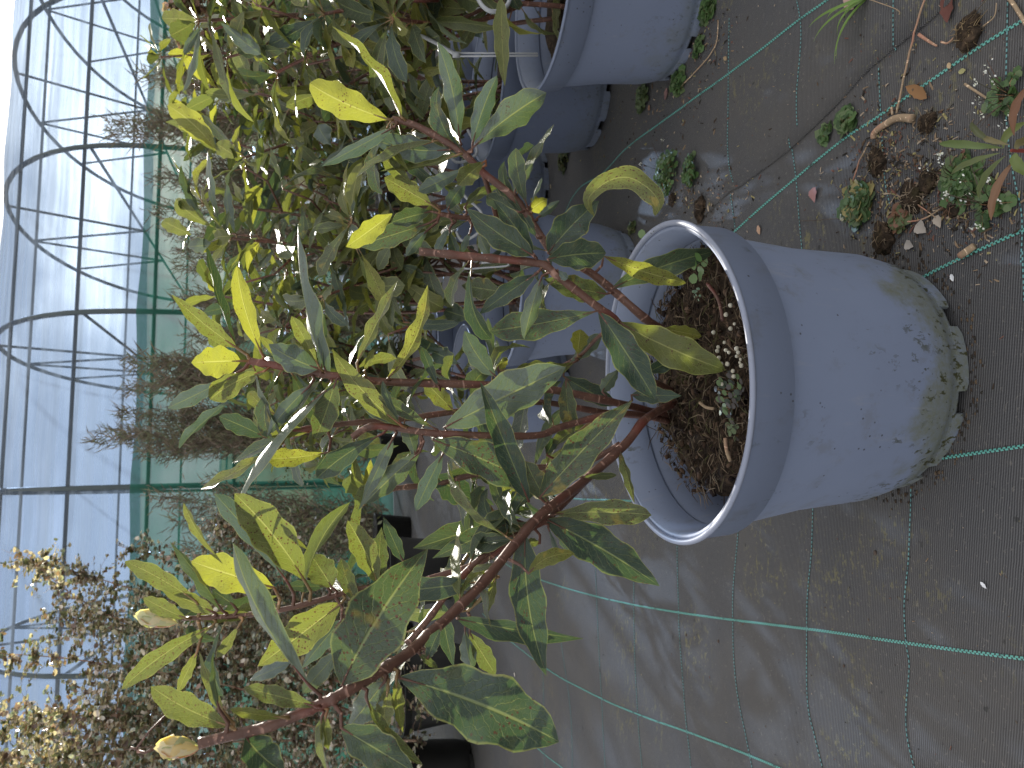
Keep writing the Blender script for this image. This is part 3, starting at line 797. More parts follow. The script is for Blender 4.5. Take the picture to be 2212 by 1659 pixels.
# the long arching blotched leaf over the pot rim
for tn, pts, wz in [('o', [(1640, 1400), (1600, 1290), (1720, 1180), (1860, 1150), (1990, 1220), (2060, 1320), (2035, 1400)], 135)]:
    q = smoothpts([(*Z('B', x, y), .86 - .012 * i) for i, (x, y) in enumerate(pts)], 6); W3 = [P(*a) for a in q]
    def Sx(t): f = t * (len(W3) - 1); i = min(int(f), len(W3) - 2); return W3[i].lerp(W3[i + 1], f - i)
    def Tx(t): return (Sx(min(1, t + .04)) - Sx(max(0, t - .04))).normalized()
    def Nx(t): return (campos - Sx(t)).normalized() + V((0, 0, .6))
    mb = MB(); leaf_geo(mb, Sx, Tx, Nx, wz / 3 * .86 / FPX * 1.1, 0, .4, .03, 1, 26, 3); o = mb.build('leaf', [M_LEAF, M_STEM], SH, origin=W3[0]); o['tone'] = .5; o['spot'] = .9
# filling leaves deep in the crown
SPF = [s for s in SP if s[0] < 1240 and s[2] > .68]
for i in range(96):
    s = R.choice(SPF)
    d_ = (V((R.uniform(-1, 1), R.uniform(-.1, 1), R.uniform(-.3, .9)))).normalized()
    place_leaf(SH, s[3], d_, V((R.uniform(-.4, .4), -.3, 1)), R.uniform(.07, .105), R.choice([0, .05, .1, .3]), R.choice([0, .3, .8]), R.choice([0, 1, 3, 3, 6, 7, 9]))
    if i % 3 == 0: place_leaf(SH, s[3], (d_ + V((R.uniform(-.8, .8), .1, R.uniform(-.6, .6)))).normalized(), V((R.uniform(-.6, .6), -.5, 1)), R.uniform(.05, .08), R.choice([0, .1, .4]), .5, R.choice([1, 3, 6, 9]))
# flower buds
def bud(parent, pts, rad, colr, name='bud'):
    mb = MB(); mb.tube([P(*a) for a in pts], rad, 14, 0, True, colr); return mb
M_BUD = vcmat('bud_petal', .5, .35, .3)
def petal_bud(zk, base, tip, wz, dep, cols, tail=None):
    b = Z(zk, *base); t = Z(zk, *tip); p0, p1 = P(*b, dep), P(*t, dep); L = (p1 - p0).length; ax = (p1 - p0).normalized(); o1 = ax.orthogonal().normalized()
    r = MB()
    for k in range(6):
        a = k * 1.047 + .3; side = (Matrix.Rotation(a, 3, ax) @ o1); wr = wz / 3 * dep / FPX / 2
        def Sx(s, side=side, k=k): return p0 + ax * (L * s * (1 - .05 * (k % 3))) + side * (wr * 1.0 * math.sin(math.pi * min(1, s * .95)) ** .8)
        def Tx(s): return (Sx(min(1, s + .05)) - Sx(max(0, s - .05))).normalized()
        def Nx(s, side=side): return side
        m_ = MB(); leaf_geo(m_, Sx, Tx, Nx, wr * 2.3, 3, -.5, .06, k, 10, 3)
        r.add(m_.v, m_.f, 0, m_.uv, cols[k % len(cols)])
    o = r.build('flower_bud', M_BUD, SH)
    if tail:
        m_ = MB(); m_.tube([P(*Z(zk, *q), dep) for q in tail], [.0012, .001, .0014], 6); m_.build('pistil', M_STEM, o)
petal_bud('G', (1155, 720), (870, 665), 110, .76, [(.62, .55, .40), (.36, .38, .22), (.55, .30, .24), (.5, .50, .34)])
petal_bud('G', (1300, 1530), (1000, 1520), 140, .585, [(.62, .50, .26), (.34, .36, .20), (.58, .28, .20), (.6, .54, .38)], [(1010, 1530), (940, 1560), (890, 1550)])
mb = MB()
for L in ([(930, 1560), (880, 1535), (845, 1525)], [(880, 1540), (960, 1430), (1080, 1310)]): mb.tube([P(*Z('G', *q), .587) for q in L], .0008, 5)
mb.build('dead_stalk', M_STEM, SH)
# ------------------------------------------------------------------ shrubs behind
def back_shrub(potk, tops, label, nl, tone0):
    b = gloc(pots[potk]) + V((0, 0, .24)); sh = empty('shrub', b, label, 'shrub', 'evergreen shrubs in grey blue pots behind the foreground one')
    cnt = 0
    for i, (x, y, d) in enumerate(tops):
        top = P(x, y, d); st = b + V((R.uniform(-.05, .05), R.uniform(-.05, .05), -.01))
        mids = []; n_ = 7
        side = V((R.uniform(-.06, .06), R.uniform(-.06, .06), 0))
        for k in range(n_ + 1):
            t = k / n_; q = st.lerp(top, t); q += V(((top.x - st.x) * .12 * math.sin(math.pi * t), 0, .0)) + side * math.sin(math.pi * t) ; mids.append(tuple(q))
        pth = [V(q) for q in smoothpts(mids, 3)]
        mb = MB(); mb.tube(pth, [.0052 - .0022 * j / len(pth) for j in range(len(pth))], 7); mb.build('stem', M_STEM, sh)
        per = nl // len(tops); m_ = len(pth)
        nodes = [m_ - 1] * 9 + [int(m_ * f) for f in (.9, .9, .88, .86)]
        while len(nodes) < per: nodes.append(int(m_ * (1 - R.random() ** 1.1 * .86)) - 1)
        # side twigs
        twigs = []
        for s_ in range(4):
            j = int(m_ * R.uniform(.35, .85)); ang = R.uniform(0, 6.28); e = pth[j] + V((math.cos(ang) * .10, math.sin(ang) * .10, R.uniform(.08, .16)))
            md = pth[j].lerp(e, .5) + V((math.cos(ang) * .02, math.sin(ang) * .02, -.01))
            mt = MB(); mt.tube([pth[j], md, e], [.003, .0025, .0022], 6); mt.build('stem', M_STEM, sh); twigs.append((pth[j], e))
        for c_, j in enumerate(nodes[:per]):
            if c_ > 12 and R.random() < .72:
                a_, e = R.choice(twigs); q = a_.lerp(e, 1 - R.random() ** 2 * .8); ax = (e - a_).normalized()
            else: j = max(1, min(m_ - 1, j)); q = pth[j]; ax = (pth[j] - pth[j - 1]).normalized()
            an = c_ * 2.4 + R.uniform(-.3, .3); o1 = ax.orthogonal().normalized(); out = Matrix.Rotation(an, 3, ax) @ o1
            up_ = R.uniform(.1, .95) if c_ < 12 else R.uniform(-.5, .7)
            d_ = (out + ax * up_).normalized()
            tn = min(1, max(0, R.gauss(tone0, .22))); 
            tn = min(1, tn + (.35 if R.random() < .22 else 0))
            place_leaf(sh, q, d_, ax + V((R.uniform(-.5, .5), R.uniform(-.5, .5), 0)), R.uniform(.08, .132), tn, R.choice([0, 0, .3, .8])); cnt += 1
    return sh
SA = back_shrub('A', [(430, 45, 1.45), (600, 155, 1.5), (520, -60, 1.45), (700, 30, 1.35), (800, -60, 1.4), (720, 200, 1.6), (860, 110, 1.45), (850, 40, 1.3)], 'evergreen shrub at the right edge, cropped, in the nearest pot of the row', 296, .26)
SB = back_shrub('B', [(530, 340, 1.9), (600, 250, 2.0), (690, 400, 1.9), (480, 200, 2.1), (760, 300, 1.9), (640, 320, 2.1), (850, 300, 1.95)], 'evergreen shrub behind the cropped one, its tips against the green net', 296, .30)
SC = back_shrub('C', [(500, 515, 1.72), (620, 590, 1.8), (440, 440, 1.8), (760, 480, 1.65), (700, 640, 1.7), (480, 640, 1.95), (850, 520, 1.75), (820, 640, 1.8)], 'evergreen shrub with a long bare red stem directly behind the foreground shrub', 298, .24)
SD_ = back_shrub('D', [(600, 700, 2.2), (570, 800, 2.3), (700, 760, 2.2), (640, 890, 2.3), (800, 850, 2.25), (850, 720, 2.3)], 'evergreen shrub half hidden behind the centre of the foreground shrub', 270, .24)
SE = back_shrub('E', [(470, 300, 2.5), (540, 450, 2.5), (470, 120, 2.5), (620, 380, 2.5), (600, 560, 2.5), (760, 500, 2.5)], 'evergreen shrub deep in the row, seen between the stems of nearer shrubs', 270, .3)
SF = back_shrub('F', [(620, 950, 2.9), (560, 870, 2.9), (660, 780, 3.0), (700, 1000, 2.9), (560, 640, 3.0)], 'farthest evergreen shrub of the row, small yellow green tips showing', 220, .4)
for k_, d_, lb_ in (('G', 1.5, 'unseen evergreen shrub added beyond the right edge to shade the ground, near line'), ('H', 2.05, 'unseen evergreen shrub added beyond the right edge to shade the ground, back line')):  # shrubs added out of view for the shade they throw
    b_ = gloc(pots[k_]); tp_ = [proj(b_ + V((dx, dy, hz))) for dx, dy, hz in ((0, 0, 1.15), (.2, .1, 1.0), (-.2, .05, 1.05), (.1, -.15, .9), (-.1, .2, 1.1), (.28, -.1, .8))]
    back_shrub(k_, tp_, lb_, 240, .3)
b_ = gloc(pots['I']) + V((0, 0, 0))  # added shrub that blocks a sun patch on the ground
back_shrub('I', [proj(b_ + V(q)) for q in ((0, 0, 1.2), (.15, .1, 1.0), (-.2, 0, 1.1), (-.1, .1, .9), (.1, -.1, .8), (-.25, -.05, .75))], 'evergreen shrub added behind the two right hand pots to keep sun off the ground', 290, .35)
for sh, rows_, dp in [(SA, """
A 1270 130 1050 120 120 l
A 1730 400 1500 -20 100 o -15
A 1690 350 1430 150 125 s
A 1490 650 1370 190 60 o
A 1300 180 1195 360 60 s
A 1290 200 1185 600 45 s
B 455 320 180 -10 110 s -15
B 260 285 -10 30 90 s -10
B 820 60 430 -20 110 l 25
B 1035 -20 1060 560 105 L 0 .0 1.18""", 1.4), (SB, """
A 1400 970 1085 680 150 y -25
A 1400 980 1070 790 100 L -50
A 1540 1020 1400 930 120 l
A 2070 1080 2330 900 60 s
B 195 1130 0 1010 150 g
A 1860 980 1640 1500 70 s 30
A 2150 950 2060 810 130 s""", 1.85), (SC, """
A 1400 1480 1140 1290 110 L 15
A 1240 1520 1055 1430 110 L
A 1420 1440 1345 980 45 s
A 1330 1440 1175 1070 60 s
A 1520 1500 1470 1190 60 s
A 1500 1530 1390 1540 130 L
A 1390 1590 1215 1600 110 s
E 540 640 580 560 200 g
E 770 700 590 620 130 g
E 1020 230 780 190 150 o
E 820 400 670 350 130 g""", 1.7)]:
    for ln in rows_.strip().splitlines():
        a = ln.split(); ex = [float(x) for x in a[7:]]
        hand_leaf(sh, a[0], *[float(x) for x in a[1:6]], a[6], bend=ex[0] if ex else 0, dz=.03, dep=(ex[2] if len(ex) > 2 else dp + R.uniform(-.04, .04)), pet=False)
# ------------------------------------------------------------------ drip tubes and stakes
def tubeobj(name, L, r, label, cat='tube', group='grey drip tubes', mat=None, stake=None):
    pts = [tuple(P(*a)) for a in L]; q = [V(a) for a in smoothpts(pts, 6)]
    root = empty(name, q[0], label, cat, group); mb = MB(); mb.tube(q, r, 8); mb.build('tube', mat or M_TUBE, root)
    if stake:
        m2_ = MB(); a, b = P(*stake[0]), P(*stake[1]); ax = (b - a).normalized(); sd_ = ax.cross(V((0, 1, 0))).normalized() * .0028
        for sg in (-1, 1): m2_.tube([a + sd_ * sg, b + sd_ * sg * .7], .0016, 6)
        m2_.tube([a - ax * .006, a + ax * .006], .0052, 10); m2_.build('stake', M_TUBE, root)
    return root
tubeobj('drip_tube', [(842, 38, 1.42), (880, 62, 1.4), (940, 92, 1.36), (985, 118, 1.34)], .0034, 'light grey drip tube ending in a stake in the cropped pot at the right edge', stake=((985, 118, 1.34), (1162, 118, 1.36)))
tubeobj('drip_tube', [(1020, -30, 1.3), (1040, 10, 1.28), (1065, 25, 1.28), (1095, 12, 1.3), (1105, -20, 1.32)], .0036, 'light grey drip tube looping at the edge of the frame above the cropped pot')
tubeobj('drip_tube', [(812, 330, 1.9), (815, 380, 1.9), (822, 430, 1.92), (830, 470, 1.95)], .004, 'pale drip tube running beside the stems at the back of the row')
tubeobj('drip_tube', [(930, 210, 1.8), (950, 250, 1.8), (958, 300, 1.8), (985, 350, 1.82), (1030, 330, 1.85), (1010, 280, 1.85)], .0035, 'grey drip tube coiled in shade beside the second pot of the right hand row')
tubeobj('drip_tube', [(985, 400, 1.65), (1010, 430, 1.66), (1040, 460, 1.68), (1035, 500, 1.68), (1000, 520, 1.68), (985, 500, 1.68)], .0032, 'grey drip tube bending around behind the small leaves of the foreground shrub')
tubeobj('drip_tube', [(1003, 566, 1.6), (1005, 580, 1.6), (1050, 578, 1.6), (1095, 574, 1.6), (1090, 566, 1.6), (1040, 568, 1.6)], .0018, 'thin pale wire drip loop lying over the rim of the pot behind')
# ------------------------------------------------------------------ polytunnel
TA = V((1, .14, 0)).normalized(); TD = V((-.14, 1, 0)).normalized()
T0 = P(677, 683, 7.2); T0 = V((T0.x, T0.y, 0)); SPC = 1.55; TWD = 6.2; HL, HP = 1.98, 4.12
tun = empty('polytunnel', (T0.x, T0.y, 0), 'long growing tunnel of steel hoops with milky roof and green netting sides', 'polytunnel')
def arch(t):       # t 0..1 along curve above the legs
    a = math.pi * t; return (TWD / 2 * (1 - math.cos(a)), HL + (HP - HL) * math.sin(a) ** .8)
def TP(k, s, h): return T0 + TA * (k * SPC) + TD * s + V((0, 0, h))
KS = range(-4, 6)
for k in KS:
    mb = MB(); pts = [TP(k, 0, 0), TP(k, 0, 1.2)] + [TP(k, *arch(i / 28)) for i in range(29)] + [TP(k, TWD, 1.2), TP(k, TWD, 0)]
    mb.tube(pts, .024, 8); hp = mb.build('hoop', M_STEEL, tun)
    a0, a1 = arch(.13), arch(.87); th = 2.72
    s0 = next(arch(i / 200)[0] for i in range(200) if arch(i / 200)[1] > th)
    m_ = MB(); m_.tube([TP(k, s0, th), TP(k, TWD - s0, th)], .0155, 6); m_.build('tie_bar', M_STEEL, hp)
    zig = [(TWD * .30, None), (TWD * .40, th), (TWD * .5, None), (TWD * .60, th), (TWD * .7, None)]
    zig = [(s_, h_ if h_ else HL + (HP - HL) * math.sin(math.acos(1 - 2 * s_ / TWD)) ** .8) for s_, h_ in zig]
    for (p_, q_) in zip(zig[:-1], zig[1:]): m_ = MB(); m_.tube([TP(k, *p_), TP(k, *q_)], .014, 6); m_.build('brace', M_STEEL, hp)
k0, k1 = KS[0], KS[-1]
for t in (.10, .24, .5, .76, .90):
    m_ = MB(); s_, h_ = arch(t); m_.tube([TP(k0, s_, h_ - .045), TP(k1, s_, h_ - .045)], .0165, 6); m_.build('purlin', M_STEEL, tun)
for s_, h_ in ((-.03, 2.10), (TWD + .03, 2.10), (-.03, 1.4)):
    m_ = MB(); m_.tube([TP(k0, s_, h_), TP(k1, s_, h_)], .016, 6); m_.build('net_rail', M_STEEL, tun)
mb = MB(); vs = []; uvs = []; nn_ = 30; kk_ = [k0 + (k1 - k0) * i / 36 for i in range(37)]
for k in kk_:
    for i in range(nn_ + 1):
        t = .012 + .976 * i / nn_; s_, h_ = arch(t); vs.append(TP(k, s_, h_ + .03 + .012 * math.sin(k * 6.283))); uvs.append((k, t * 6))
m_ = nn_ + 1; mb.add(vs, [(j * m_ + i, j * m_ + i + 1, (j + 1) * m_ + i + 1, (j + 1) * m_ + i) for j in range(36) for i in range(nn_)], 0, uvs)
mb.build('roof_sheet', M_FILM, tun)
for s_, hh in ((-.06, 2.24), (TWD + .06, 2.24)):
    mb = MB(); vs = []; uvs = []
    for j in range(80):
        k = k0 + (k1 - k0) * j / 79
        for i in range(7): h_ = hh * i / 6; vs.append(TP(k, s_ + .03 * noise.noise(V((k * 2, h_ * 2, 0))), h_ - (.03 * abs(math.sin(k * math.pi)) if i == 6 else 0))); uvs.append((k, h_))
    mb.add(vs, [(j * 7 + i, j * 7 + i + 1, (j + 1) * 7 + i + 1, (j + 1) * 7 + i) for j in range(79) for i in range(6)], 0, uvs)
    mb.build('side_net', M_NET, tun)
# ------------------------------------------------------------------ tall feathery plants before the net
def wispy(x, y, h, wd, label, seed, dens=1.0, green=.0):
    rr = random.Random(seed); root = empty('feathery_plant', (x, y, 0), label, 'plant', 'tall feathery plants before the green net')
    cr_ = V((x, y, 0)); tops = []
    for k in range(7):
        st = MB(); a = rr.uniform(0, 6.28); tp = cr_ + V((math.cos(a) * wd * rr.uniform(.2, 1), math.sin(a) * wd * .6, h * rr.uniform(.7, 1)))
        md = cr_.lerp(tp, .5) + V((rr.uniform(-.04, .04), 0, 0)); pth = [cr_ + V((rr.uniform(-.03, .03), 0, 0)), md, tp]
        st.tube(pth, [.009, .006, .002], 5); st.build('stem', M_DARKTWIG, root); tops.append(pth)
    f = MB(); n_ = int(3400 * dens)
    for i in range(n_):
        pth = rr.choice(tops); t = 1 - rr.random() ** .8 * .92; q = pth[0].lerp(pth[1], t * 2) if t < .5 else pth[1].lerp(pth[2], t * 2 - 1)
        q = q + V((rr.gauss(0, 1), rr.gauss(0, 1), rr.gauss(0, .6))) * wd * .22 * (1.15 - t * .7)
        L = rr.uniform(.04, .14); d_ = V((rr.uniform(-.8, .8), rr.uniform(-.6, .6), rr.uniform(.1, 1))).normalized() * L
        s_ = V((d_.z, 0, -d_.x)).normalized() * .0022; md = q + d_ * .5 + V((rr.uniform(-.012, .012), 0, 0))
        c_ = rr.choice([(.19, .15, .10), (.14, .11, .085), (.20, .19, .12), (.11, .09, .07), (.26, .20, .16), (.15, .16, .09)])
        if rr.random() < green: c_ = (.10, .17, .06)
        f.add([q - s_, q + s_, md + s_ * 1.6, md - s_ * 1.6, q + d_], [(0, 1, 2, 3), (3, 2, 4)], 0, None, c_)
        if rr.random() < .6:
            for z_ in range(2):
                e = md + V((rr.uniform(-1, 1), rr.uniform(-.5, .5), rr.uniform(0, 1))) * .028; f.add([md - s_, md + s_, e], [(0, 1, 2)], 0, None, c_)
    o = f.build('foliage', M_WISP, root); o['kind'] = 'stuff'
wl = [(-1.05, 5.6, 2.1, .35, 'feathery plant left of the gap, half behind the round leaved bush', .8), (-.42, 5.9, 2.55, .28, 'tall dense feathery plant rising over the net near the straight tunnel post', 1.3), (.05, 5.5, 2.4, .26, 'dense dark feathery plant above the foreground shrub', 1.3),
      (.50, 5.9, 1.9, .30, 'feathery plant right of the dense dark one', .9), (.95, 5.6, 1.9, .30, 'feathery plant below the third tunnel hoop', .9), (1.42, 5.9, 2.25, .30, 'feathery plant with tips reaching the roof brace', 1.0), (1.85, 5.5, 2.3, .28, 'feathery plant between the two right hand hoops', 1.0),
      (2.25, 5.8, 2.35, .30, 'feathery plant beside the green grassy tuft', 1.0), (2.75, 5.6, 1.9, .32, 'feathery plant at the right edge of the net', .8), (-1.7, 6.0, 1.9, .35, 'feathery plant at the far left before the net', .7)]
for i, (x, y, h, wd, lb, dn_) in enumerate(wl): wispy(x * 1.17, y * 1.17, .725 + (h - .725) * 1.0, wd * 1.2, lb, 40 + i, dn_ * 2.0)
wispy(2.35, 4.9, 1.75, .22, 'bright green grassy tuft among the brown feathery plants', 77, .8, .85)
# low plants and pots in front of the net: each a dark pot with a clump
def low_clump(x, y, h, wd, label, seed, cols, group='low potted plants before the net'):
    rr = random.Random(seed); root = empty('potted_plant', (x, y, 0), label, 'plant', group)
    pb = MB(); pb.lathe([(.001, .012), (.10, .0), (.13, .25), (.137, .25), (.137, .27), (.125, .27), (.12, .23), (.001, .23)], 18, (x, y, 0)); pb.build('pot', M_BLACK, root)
    f = MB()
    for i in range(420):
        a = rr.uniform(0, 6.28); r = wd * math.sqrt(rr.random()); q = V((x + r * math.cos(a), y + r * math.sin(a), .22 + h * rr.random() ** .7))
        s_ = rr.uniform(.012, .03); M3 = Matrix.Rotation(rr.uniform(0, 6.28), 3, V((rr.gauss(0, 1), rr.gauss(0, 1), rr.gauss(0, 1))).normalized())
        f.add([q + M3 @ V(c) * s_ for c in ((-1, 0, 0), (0, -.45, .1), (1, 0, 0), (0, .45, .1))], [(0, 1, 2, 3)], 0, None, rr.choice(cols))
    o = f.build('foliage', M_BUSHLEAF, root); o['kind'] = 'stuff'
G1 = [(.05, .07, .03), (.10, .12, .05), (.16, .17, .08), (.05, .04, .03), (.3, .28, .22)]
for i, (x, y, h) in enumerate([(-1.5, 4.6, .8), (-.9, 4.8, .7), (-.4, 4.5, .7), (.1, 4.8, .65), (.6, 4.5, .8), (1.1, 4.8, .8), (1.6, 4.5, .9), (2.1, 4.3, .9), (2.6, 4.6, .9)]):
    low_clump(x * 1.25, y + 1.1, h, .22, ['leafy clump in a dark pot at far left of the low row', 'leafy clump second from the left in the low row', 'leafy clump behind the foreground shrub top', 'leafy clump under the dense dark feathery plant', 'leafy clump centre right of the low row', 'leafy clump before the third hoop foot', 'leafy clump before the second hoop foot', 'leafy clump near the green tuft', 'leafy clump at the right end of the low row'][i], 90 + i, G1)
# pale whitish sacks of light seen through the netting: white crates standing inside the tunnel
# ------------------------------------------------------------------ round leaved bush, lower left
def round_bush(name, base, arms, nleaf, label, cols, lsz=(.009, .018), seed=1, spread=.105, cat='bush', group=None, vol=None):
    rr = random.Random(seed); root = empty(name, base, label, cat, group); paths = []
    for L in arms:
        q = [V(a) for a in smoothpts([tuple(a) for a in L], 5)]; st = MB(); st.tube(q, [.0055 - .004 * i / len(q) for i in range(len(q))], 6); st.build('branch', M_TWIG, root); paths += [q] * (2 if len(paths) else 3)
    tw = MB(); f = MB(); tips = []
    for i in range(nleaf // 22):
        pth = rr.choice(paths); q = pth[int(len(pth) * (1 - rr.random() ** 1.0 * .85)) - 1]; d_ = V((rr.gauss(0, 1), rr.gauss(0, .8), rr.gauss(.2, .9))).normalized(); L = rr.uniform(.5, 1.6) * spread
        m_ = q + d_ * L * .5 + V((0, 0, .012)); e = q + d_ * L; tw.tube([q, m_, e], [.0013, .001, .0006], 3, 0, False); tips.append((q, m_, e))
    if vol:      # dense inner mass: short twigs spread through the bush's own volume
        poly, da, db_, nv = vol
        def inside(x, y):
            c_ = False
            for i in range(len(poly)):
                (x1, y1), (x2, y2) = poly[i - 1], poly[i]
                if (y1 > y) != (y2 > y) and x < (x2 - x1) * (y - y1) / (y2 - y1) + x1: c_ = not c_
            return c_
        while nv > 0:
            x, y = rr.uniform(min(p_[0] for p_ in poly), max(p_[0] for p_ in poly)), rr.uniform(min(p_[1] for p_ in poly), max(p_[1] for p_ in poly))
            if not inside(x, y): continue
            nv -= 1; q = P(x, y, rr.uniform(da, db_) * DS); d_ = V((rr.gauss(0, 1), rr.gauss(0, .8), rr.gauss(.5, .8))).normalized() * rr.uniform(.06, .16)
            m_ = q + d_ * .5 + V((rr.gauss(0, .01), 0, .008)); tw.tube([q, m_, q + d_], [.0014, .0011, .0006], 3, 0, False); tips.append((q, m_, q + d_))
    for i in range(nleaf):
        a, b, c = rr.choice(tips); t = rr.random(); q = a.lerp(b, t * 2) if t < .5 else b.lerp(c, t * 2 - 1); q = q + V((rr.gauss(0, 1), rr.gauss(0, 1), rr.gauss(0, 1))) * .006
        s_ = rr.uniform(*lsz); M3 = Matrix.Rotation(rr.uniform(0, 6.28), 3, V((rr.gauss(0, 1), rr.gauss(0, 1), rr.gauss(0, 1))).normalized())
        if rr.random() < .45: M3 = Matrix.Rotation(rr.uniform(0, 6.28), 3, 'Z') @ Matrix.Rotation(rr.uniform(-.6, .6), 3, 'X')
        cup = .25
        f.add([q + M3 @ V(c_) * s_ for c_ in ((-1, 0, cup), (-.5, -.6, .1), (.35, -.62, .1), (1, 0, cup), (.35, .62, .1), (-.5, .6, .1), (0, 0, 0))], [(0, 1, 6), (1, 2, 6), (2, 3, 6), (3, 4, 6), (4, 5, 6), (5, 0, 6)], 0, None, rr.choice(cols))
    o = tw.build('twigs', M_TWIG, root); o['kind'] = 'stuff'; o = f.build('foliage', M_BUSHLEAF, root); o['kind'] = 'stuff'
BC = [(.72, .64, .57), (.62, .52, .48), (.66, .60, .52), (.50, .42, .34), (.42, .44, .38), (.10, .11, .05), (.14, .14, .07), (.20, .13, .10), (.13, .08, .065), (.09, .10, .06), (.25, .20, .13), (.17, .19, .15), (.22, .27, .24), (.34, .22, .17)]  # palest tints put sunlit highlights into the leaf colours
DS = 1.5
def arm(pts): return [P(a[0], a[1], a[2] * DS) for a in pts]
b0 = V((-1.38, 3.5, .28))
round_bush('round_leaved_bush', b0, [arm([(900, 1640, 2.1), (640, 1560, 2.1), (400, 1552, 2.1), (200, 1545, 2.1), (-60, 1560, 2.15)]),
    arm([(900, 1600, 2.1), (600, 1600, 2.1), (350, 1610, 2.1), (100, 1640, 2.1), (-80, 1620, 2.1)]),
    arm([(850, 1620, 2.2), (560, 1500, 2.2), (330, 1450, 2.25), (120, 1420, 2.25), (-40, 1410, 2.3)]),
    arm([(880, 1580, 2.3), (600, 1450, 2.3), (420, 1400, 2.35), (260, 1340, 2.4), (150, 1280, 2.4), (60, 1200, 2.45)]),
    arm([(850, 1560, 2.3), (640, 1500, 2.3), (480, 1440, 2.3), (300, 1400, 2.3)]),
    arm([(900, 1700, 2.3), (500, 1640, 2.3), (200, 1600, 2.35), (-100, 1500, 2.4)]), arm([(900, 1540, 2.4), (700, 1400, 2.45), (560, 1330, 2.45), (450, 1260, 2.5)]), arm([(900, 1750, 2.2), (600, 1760, 2.2), (250, 1780, 2.2), (-150, 1700, 2.3)]),
    arm([(880, 1700, 2.0), (560, 1690, 2.0), (300, 1680, 2.0), (60, 1680, 2.0)]),
    arm([(800, 1500, 2.2), (650, 1440, 2.2), (520, 1390, 2.25), (430, 1330, 2.3)])],
    30000, 'bush with tiny round reddish leaves, many coloured sunlit pale, on tan twigs at left', BC, seed=3, vol=([(930, 1720), (930, 1440), (800, 1380), (640, 1330), (520, 1330), (440, 1290), (380, 1330), (330, 1400), (230, 1440), (140, 1520), (60, 1600), (-60, 1640), (-60, 1760)], 2.05, 2.7, 1500))
b1 = V((-1.02, 4.15, .28))
round_bush('round_leaved_bush', b1, [arm([(880, 1450, 2.7), (600, 1350, 2.7), (380, 1300, 2.7), (180, 1240, 2.7), (80, 1215, 2.7)]),
    arm([(850, 1400, 2.7), (600, 1280, 2.7), (440, 1230, 2.75), (260, 1180, 2.8)]),
    arm([(800, 1300, 2.8), (640, 1230, 2.8), (520, 1160, 2.8), (470, 1120, 2.8)]),
    arm([(850, 1420, 2.6), (640, 1380, 2.6), (450, 1370, 2.6), (250, 1350, 2.65), (90, 1330, 2.7)])],
    13000, 'second round leaved bush behind, sparse tips crossing the green net', BC, seed=8, spread=.12, vol=([(880, 1480), (860, 1300), (700, 1230), (600, 1130), (480, 1110), (450, 1200), (330, 1250), (180, 1290), (100, 1370), (250, 1400), (400, 1450)], 2.6, 3.1, 420))
DS = 1.0
round_bush('small_leaved_bush', GP(1000, 60), [arm([(700, -60, 2.6), (560, -20, 2.6), (440, 20, 2.6), (400, 10, 2.6)]), arm([(700, 100, 2.7), (540, 80, 2.7), (450, 90, 2.7), (430, 120, 2.7)]), arm([(650, 200, 2.7), (500, 150, 2.7), (450, 160, 2.7)])],
    3500, 'reddish small leaved bush behind the shrubs at the right edge', [(.3, .18, .15), (.36, .27, .22), (.18, .1, .08), (.1, .1, .05)], seed=11, spread=.06)
